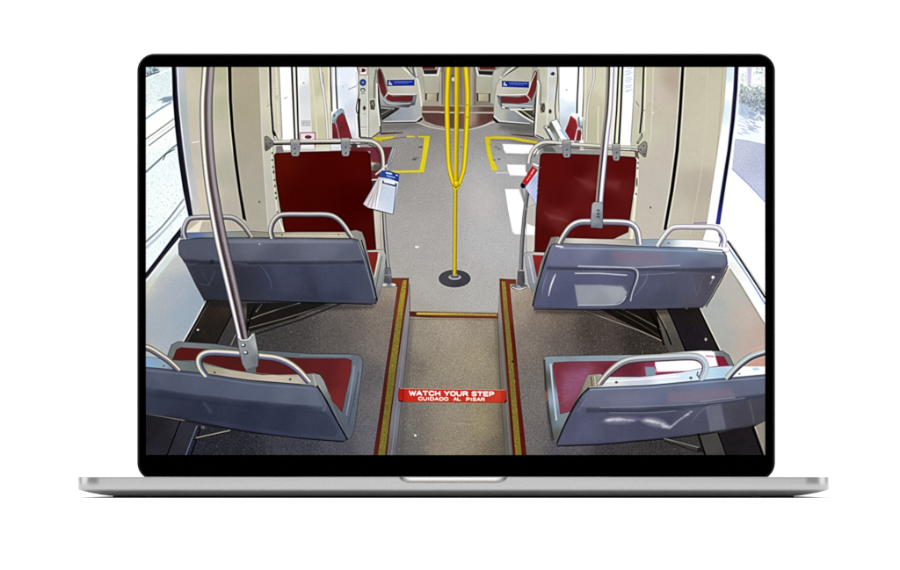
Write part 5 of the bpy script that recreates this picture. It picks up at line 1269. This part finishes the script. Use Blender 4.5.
poly(c3, 'P', [(237.2, 337.6), (241, 341), (247, 341), (252, 336.4), (254.4, 331.8), (256, 341), (258.8, 355), (258, 366), (250.5, 372.6), (246.8, 371.5), (242.4, 364.4), (239.4, 352)],
     [(243, 345, '#8b9094'), (250, 350, '#83888d'), (256, 345, '#a9adaa'), (246, 360, '#7b8085'), (255, 360, '#6c7176')], edge='#2f3136', ew=.8)
for x, y in ((243.6, 345.4), (246, 352.8)):
    dot(None, 'P', x, y, 2.5, 1.9, '#4a4d52'); dot(None, 'P', x - .6, y - .4, 1.3, 1.0, '#f1f2f2')
line('P', [(238, 337), (242, 340), (248, 339.6), (253, 334)], '#d9dcd9', 1.2, sm=True); poly(None, 'P', [(247, 369), (256, 366), (256, 373), (248, 373)], '#5d6268', soft=.5)
# under front left seat
hd2 = part('heater_duct', 'dark duct panels below the front left seat')
poly(hd2, 'P', [(140, 414), (160, 417), (200, 424), (196, 432), (184, 460), (140, 460)], [(150, 430, '#211f25'), (165, 445, '#26242b'), (185, 435, '#2f2f38'), (175, 452, '#2b2b35')], edge='#0c0c0e', ew=.6)
line('P', [(180.5, 421), (166, 458)], '#08080a', 1.4); line('P', [(197, 426), (184.6, 458)], '#6c7ba8', .9, .8); line('P', [(201, 427), (190, 458)], '#0b0b10', 1.8); line('P', [(196, 438), (230, 430.5)], '#8b8874', .9)
line('P', [(193, 440), (225, 433)], '#0f0f12', 1.0, .8); dot(None, 'P', 203, 427.5, 2.2, 1.6, '#4b4b50')

# ---- front right seat
g1 = part('seat_frame', 'light grey shell rim of the front right seat')
poly(g1, 'P', [(543.5, 358), (546, 356.2), (600, 355.2), (660, 354.6), (712, 351), (722, 351), (729, 355), (734, 366), (730, 378), (700, 384), (620, 388), (560, 440), (556, 444.6), (552, 442), (548.6, 428), (545, 390)],
     [(550, 360, '#83919b'), (600, 357, '#8796a1'), (545, 380, '#55554f'), (552, 400, '#8ea0b0'), (548, 420, '#4d4d4b'), (557, 420, '#7d8e9c'), (556, 436, '#575652'), (700, 353, '#c6d2da'), (725, 358, '#6b7273'), (650, 356, '#9dafbd')], edge='#26262a', ew=.9)
line('P', [(544.2, 360), (546, 385), (549, 415), (553, 440)], '#35332f', 2.2, .8, sm=True); line('P', [(550.6, 364), (553, 390), (556.4, 420)], '#bcd0e0', 1.8, .8, sm=True)
poly(None, 'P', [(545, 391), (547.5, 392), (548, 401), (546, 402)], '#84584a', soft=.7)
g2 = part('seat_cushion', 'pinkish red cushion of the front right seat with sunlit spots')
poly(g2, 'P', [(552.8, 366), (554, 362.6), (570, 361.8), (640, 361), (700, 357.6), (716, 356), (724, 357), (730, 368), (716, 372), (640, 378), (600, 390), (575, 410), (560.4, 414), (558, 395)],
     [(560, 368, '#74303c'), (580, 366, '#7b3a4c'), (575, 385, '#7c3d58'), (565, 400, '#7b3a4b'), (600, 366, '#77323f'), (590, 378, '#85405b'), (630, 370, '#642935'), (722, 362, '#821e38'), (650, 368, '#8a3550'), (610, 372, '#7a2b3e')], edge='#3a0f1a', ew=.8)
poly(None, 'P', [(562, 372), (590, 368), (590, 378), (575, 400), (565, 404)], '#94607e', soft=6, alpha=.55)
poly(None, 'P', [(600, 364), (645, 363), (640, 372), (604, 373)], '#5f2230', soft=3, alpha=.5)
line('P', [(554.4, 368), (556.5, 385), (560, 410)], '#a93349', .9, .6)
smear('P', [(562, 400), (572, 384), (590, 368)], 5, 60, '#9c6a84', .18, (.6, 1.6))
poly(None, 'P', [(662, 353.8), (700, 350.8), (712, 351), (712, 354), (664, 356.2)], '#fbfcfd', soft=.5)
# glare on it
poly(None, 'P', [(655, 356), (700, 353), (714, 352), (718, 366), (690, 371), (655, 372)], '#fdf6fb', soft=.7)
line('P', [(706, 356), (714, 356.6)], '#d3557a', 1.6, .7); poly(None, 'P', [(645, 367), (654, 367), (656, 376), (646, 376)], '#7d93a3', soft=.4); line('P', [(655, 366), (657.4, 376)], '#d02850', 1.0)
g3 = part('seat_top_rail', 'white glaring strip along the top of the front right seat')
poly(g3, 'P', [(556, 444), (566, 420), (580, 393), (586, 379), (588, 374.8), (600, 374), (606, 377), (640, 377), (680, 372.6), (705, 367.6), (728, 366), (745, 366), (766, 366), (766, 378), (720, 381), (650, 385), (600, 390), (588, 391), (575, 415)],
     [(565, 428, '#56544f'), (580, 400, '#6b6a60'), (592, 381, '#8a8572'), (610, 384, '#d8dade'), (640, 381, '#c3c9d6'), (665, 380, '#dfe7ef'), (690, 377, '#cfe0ec'), (712, 374, '#bcd6e8'), (722, 374, '#a9c8dc'), (745, 372, '#f4f7f8'), (760, 371, '#fafafa')], edge='#3a3a44', ew=.6)
line('P', [(591, 377), (592, 386)], '#3b372c', .8); line('P', [(594.6, 376), (595.6, 386)], '#c9c3a8', .9, .8); line('P', [(588, 388), (577, 408)], '#6d3c40', 1.6, .6)
line('P', [(605, 381.6), (640, 379.6), (680, 376)], '#f4f6f8', 1.3, .8); dot(None, 'P', 616.4, 382.4, 1.7, 1.5, '#8f8c88'); dot(None, 'P', 616.4, 382.4, .7, .6, '#2f2d2b'); dot(None, 'P', 690.8, 378, 1.8, 1.5, '#7b8a97'); dot(None, 'P', 690.8, 378, .7, .6, '#26292d')
dot(None, 'P', 739.5, 374, .9, .7, '#4b565c'); poly(None, 'P', [(752, 368), (758, 367), (760, 370), (754, 371)], '#b9dbe6', soft=.4)
g4 = part('seat_back', 'scuffed blue grey back of the front right seat')
poly(g4, 'P', [(557, 444), (562, 430), (574, 408), (583, 394), (590, 388.6), (610, 387), (650, 385.4), (700, 380.6), (766, 374.6), (766, 422), (758, 424.6), (720, 431), (680, 436.6), (640, 440.4), (600, 444), (565, 445.4), (557, 445.4)],
     [(595, 394, '#5f6480'), (620, 391, '#5c6281'), (650, 390, '#5c6a8c'), (700, 385, '#5e6f90'), (750, 380, '#59637f'), (600, 404, '#4d516e'), (640, 400, '#555b78'), (690, 398, '#5d607c'), (740, 392, '#4c5169'), (760, 390, '#50566e'),
      (575, 425, '#464965'), (600, 430, '#40435f'), (640, 430, '#3f4460'), (670, 425, '#3c4059'), (700, 428, '#42455a'), (580, 412, '#494d6a'), (740, 412, '#393b49'), (755, 418, '#3a3a42'), (760, 400, '#474a59'), (650, 418, '#434862')], edge='#14141c', ew=1.2)
band([(580, 406), (590, 391), (640, 389.4), (700, 384.6), (766, 379), (766, 393), (690, 403), (640, 407), (584, 407)], [(592, 400, '#5f6480'), (620, 394, '#626884'), (660, 396, '#5b6484'), (700, 392, '#5e6c8c'), (750, 386, '#59637f')])
band([(575, 414), (640, 413.6), (700, 408), (766, 398), (766, 420), (700, 431), (640, 437), (562, 443), (564, 436)], [(575, 430, '#494d6c'), (610, 425, '#434762'), (650, 428, '#3e425c'), (700, 420, '#454860'), (755, 412, '#3d3d4a')], alpha=.75)
poly(None, 'P', [(586, 408), (640, 408.6), (690, 404), (766, 394), (766, 398), (690, 409), (640, 413), (586, 413)], '#31344a', soft=1.2, alpha=.7)
poly(None, 'P', [(668, 393), (730, 388.6), (734, 396.5), (700, 401), (668, 403)], '#7a6880', soft=3.2, alpha=.65)
line('P', [(600, 407.6), (640, 406.6), (680, 405), (712, 402.6), (745, 398)], '#8c8fa6', 1.1, .55, sm=True); line('P', [(590, 389.8), (650, 387.6), (700, 383), (766, 377.6)], '#86a0c2', 1.2, .7)
line('P', [(700, 402), (735, 397.6)], '#a5a3b3', .9, .6)
poly(None, 'P', [(602, 421.5), (610, 417.4), (626, 417), (640, 419), (628, 423), (612, 424)], '#6f748e', soft=2.2, alpha=.7, sm=True)
poly(None, 'P', [(640, 420), (650, 417.4), (662, 420), (671, 427.6), (662, 428), (648, 425)], '#7a7e96', soft=2.0, alpha=.7, sm=True)
smear('P', [(606, 420.6), (613, 419.6), (622, 419.8)], 1.2, 110, '#cfd3de', .09, (.6, 1.4)); smear('P', [(620, 420), (634, 420.4)], .9, 50, '#c3c6d2', .13, (.5, 1.0))  # reflections on the seat back painted as dabs
smear('P', [(645, 420.4), (655, 421.6), (663, 425), (669, 427.6)], 1.3, 170, '#d5d8e2', .09, (.6, 1.4))
smear('P', [(670, 428), (677, 422), (684, 417), (692, 411)], .5, 110, '#c3c7d4', .16, (.4, .9))
line('P', [(600, 411), (640, 411.4), (664, 408.6), (686, 410)], '#2c2e3e', 1.0, .6, sm=True); line('P', [(610, 412.8), (650, 412.8), (676, 411)], '#8d91a6', .8, .5, sm=True)
poly(None, 'P', [(606, 398), (640, 394), (660, 394), (655, 403), (612, 405)], '#6c7190', soft=4, alpha=.35)
poly(None, 'P', [(578, 424), (600, 416), (604, 440), (574, 440)], '#565b78', soft=5, alpha=.35)
tube(None, 'P', [(692, 422), (700, 412), (710, 406), (722, 404)], [.7, 1.6, 1.6, .8], [(-1, '#5b5f7a'), (0, '#757995'), (1, '#5b5f7a')], alpha=.45)
poly(None, 'P', [(705.6, 407), (721, 405), (726, 429), (710, 431.5)], '#636679', soft=.7, alpha=.75)
line('P', [(749, 400), (752, 412), (754, 423)], '#62626c', 1.4, .45)
line('P', [(589, 388), (580, 397), (570, 414), (557, 443)], '#0c0c11', 1.4, sm=True); line('P', [(557, 446.4), (600, 445), (660, 439.6), (720, 432.4), (766, 424)], '#0d0d11', 1.0, .9)
tube(None, 'P', [(588, 394), (584, 402), (578, 412)], [1, 1.6, .8], [(-1, '#5b5f7c'), (0, '#6c7190'), (1, '#565a77')], alpha=.6)
handle('glaring main grab handle of the front right seat', 'P', [(600, 383.4), (606, 376), (614, 368.4), (624, 362), (636, 359.2), (660, 357.8), (690, 356.6), (700, 358.8), (705, 364.6), (704.6, 371.5), (701, 378.4)], [5.6, 6.4, 7, 7.4, 7.6, 7.6, 7.6, 7.4, 7, 6.6, 6],
       [(-1, '#1b1416'), (-.75, '#4b3a42'), (-.45, '#a39aa4'), (-.15, '#6f6a6e'), (.1, '#c9c6c2'), (.4, '#efece2'), (.7, '#9a9786'), (1, '#403d33')], [(-1, '#2a2540'), (-.75, '#8c6f88'), (-.45, '#f3f4f8'), (-.1, '#a3c4e2'), (.2, '#dfeaf4'), (.5, '#8fb0cc'), (.75, '#f2f5f4'), (1, '#6f747c')])
line('P', [(700, 378.6), (697, 375), (698, 372)], '#5c4b30', 1.4, .8)
handle('cropped grab handle at the right edge of the front right seat', 'P', [(727.4, 378), (735, 369.4), (744, 361.4), (754, 355.4), (770, 350.4)], [6, 6.4, 6.6, 6.8, 6.8],
       [(-1, '#12103c'), (-.75, '#232026'), (-.5, '#6b6a6c'), (-.2, '#a9b4bd'), (.1, '#f2f5f6'), (.4, '#8fa9bf'), (.65, '#d9dccb'), (1, '#55534a')])
poly(None, 'P', [(745, 366.4), (756, 359), (766, 358.4), (766, 366.4)], '#c79a8c', soft=.6); poly(None, 'P', [(750, 349), (766, 344), (766, 349), (752, 353)], '#c9a89c', soft=.8, alpha=.7)
hd3 = part('heater_duct', 'dark duct panels below the front right seat')
poly(hd3, 'P', [(700, 436), (754, 425.4), (766, 460), (706, 460)], [(715, 445, '#474643'), (720, 455, '#3f3e3f'), (740, 440, '#1d1b1e'), (750, 455, '#1f1d20')])
poly(hd3, 'P', [(718.5, 433), (751, 427), (764, 460), (728, 460)], [(735, 440, '#1f1b1e'), (750, 450, '#211f22')]); line('P', [(718, 433), (728, 460)], '#09090a', 1.3); line('P', [(752, 427), (764, 460)], '#0b0b0b', 1.6); line('P', [(755, 427), (767, 458)], '#b5b0a0', 1.0)
line('P', [(664, 438.6), (700, 448)], '#77726a', 1.0, .8); line('P', [(698, 434), (706, 458)], '#0b0b0c', 2.2); line('P', [(664, 441), (698, 452)], '#0e0d0d', 1.0, .8); dot(None, 'P', 700, 450, 3, 2.6, '#141314')
wb = part('wall_panel', 'beige wall corner below the front right seat')
poly(wb, 'P', [(755.5, 426), (766, 421), (766, 460)], '#8f877a')

# ------------------------------------------------------------------ camera picture finishing
right_lining = part('wall_lining', 'cream tram wall lining between the windows at right')
ID[(ID == 0) & (GX[None, :] > 455)] = right_lining
PARTS[0] = ('wall_lining', 'cream tram wall lining between the windows at left')


def blur(A, s):
    r = int(3 * s + 1)
    k = np.exp(-0.5 * (np.arange(-r, r + 1) / s) ** 2); k /= k.sum()
    B = np.pad(A, ((r, r), (0, 0), (0, 0)), mode='edge')
    A = sum(k[i] * B[i:i + A.shape[0]] for i in range(2 * r + 1))
    B = np.pad(A, ((0, 0), (r, r), (0, 0)), mode='edge')
    return sum(k[i] * B[:, i:i + A.shape[1]] for i in range(2 * r + 1))


# tone of single things, matched to the photograph
def tone(word, gain, gamma=1.0):
    ids = [i for i, p in enumerate(PARTS) if p[1] and word in p[1]]
    m3 = np.isin(ID, ids)
    C[m3] = 255 * (np.clip(C[m3], 0, 255) / 255) ** gamma * np.array(gain)


tone('back of the middle left seat', (1.0, 1.0, 1.0), .93)
tone('back of the front left seat', (1.0, 1.0, 1.0), .93)
tone('back of the middle right seat', (1.04, 1.02, 1.0), .95)
tone('back of the front right seat', (1.04, 1.02, 1.0), .95)
tone('edge strip at the', (.92, .90, .90))
tone('raised floor with speckles left', (1.04, 1.02, 1.03), .9)
tone('raised floor with speckles right', (1.06, 1.05, 1.06), .9)
tone('tan speckled lower', (1.03, 1.02, 1.05), .97)
tone('around the yellow pole', (1.03, 1.035, 1.05), .96)
mott = blur(rng.normal(0, 1, C.shape[:2] + (1,)), 10.0); mott *= 0.6 / mott.std()
grn = blur(rng.normal(0, 1, C.shape[:2] + (1,)), 1.2); grn *= 1.2 / grn.std()
calm = np.isin(ID, [i for i, p in enumerate(PARTS) if p[0] in ('partition_panel', 'seat_cushion')])[..., None]
C = C + (mott + grn) * np.where(calm, 0.45, 1.0)
sb = np.isin(ID, [i for i, p in enumerate(PARTS) if p[0] == 'seat_back'])[..., None]
GREY = C @ np.array([[.3], [.59], [.11]])
C = np.where(sb, GREY + (C - GREY) * 0.85, C)
wall_ = ((ID == 0) | (ID == right_lining))[..., None] & (C.min(-1, keepdims=True) > 120)
C = C + np.where(wall_, np.array([7.0, 7.0, 7.0]), 0.0)
C = blur(C, 0.85)
LUM = C @ np.array([[.3], [.59], [.11]])
soft_ = np.isin(ID, [i for i, p in enumerate(PARTS) if p[0] in ('grab_handle', 'pole', 'seat_back', 'seat_cushion')])[..., None]
C = C + np.where(soft_, 0.5, 0.95) * (LUM - blur(LUM, 2.6))
C = 128 + (C - 128) * 1.05 + 3
C = np.clip(C, 0, 255)

LIN = lin(C)
SCREEN = bpy.data.materials.new('screen_light')
SCREEN.use_nodes = True
nt = SCREEN.node_tree
nt.nodes.clear()
at = nt.nodes.new('ShaderNodeAttribute'); at.attribute_name = 'display'
em = nt.nodes.new('ShaderNodeEmission')
ou = nt.nodes.new('ShaderNodeOutputMaterial')
nt.links.new(at.outputs['Color'], em.inputs['Color'])
nt.links.new(em.outputs['Emission'], ou.inputs['Surface'])

v, f = loft([[px(x, y, -0.16 * m) for x, y in ((SX0 - .3, SY0 - .3), (SX1 + .3, SY0 - .3), (SX1 + .3, SY1 + .3), (SX0 - .3, SY1 + .3))],
             [px(x, y, -0.10 * m) for x, y in ((SX0 - .3, SY0 - .3), (SX1 + .3, SY0 - .3), (SX1 + .3, SY1 + .3), (SX0 - .3, SY1 + .3))]])
screen = mesh_obj('screen', v, f, GLASS, laptop)
screen['label'] = 'lit screen showing the inside of a tram with blue and red seats and a yellow pole'

VX, VY = np.meshgrid(GX, GY)
cell_id = ID[:-1, :-1]
for pid, (pname, plabel) in enumerate(PARTS):
    jj, ii = np.nonzero(cell_id == pid)
    if len(jj) < 6:
        print('NO CELLS', pid, pname)
        continue
    a = jj * (NW + 1) + ii
    quads = np.stack([a, a + (NW + 1), a + (NW + 1) + 1, a + 1], 1)
    uniq, inv = np.unique(quads.ravel(), return_inverse=True)
    x = VX.ravel()[uniq]; y = VY.ravel()[uniq]
    co = np.empty((len(uniq), 3))
    co[:, 0] = CX + (x - AX) * K
    co[:, 1] = LID_Y - 0.20 * m
    co[:, 2] = TOP - (y - AY) * K
    me = bpy.data.meshes.new(pname)
    me.vertices.add(len(uniq)); me.vertices.foreach_set('co', co.ravel())
    nq = len(quads)
    me.loops.add(nq * 4); me.loops.foreach_set('vertex_index', inv.ravel().astype(np.int32))
    me.polygons.add(nq); me.polygons.foreach_set('loop_start', np.arange(nq, dtype=np.int32) * 4)
    me.update(calc_edges=True)
    ca = me.color_attributes.new('display', 'FLOAT_COLOR', 'POINT')
    rgba = np.ones((len(uniq), 4)); rgba[:, :3] = LIN.reshape(-1, 3)[uniq]
    ca.data.foreach_set('color', rgba.ravel().astype(np.float32))
    me.materials.append(SCREEN)
    o = bpy.data.objects.new(pname, me)
    scene.collection.objects.link(o)
    o.parent = screen
    if plabel:
        o['label'] = plabel
print('display parts', len(PARTS))
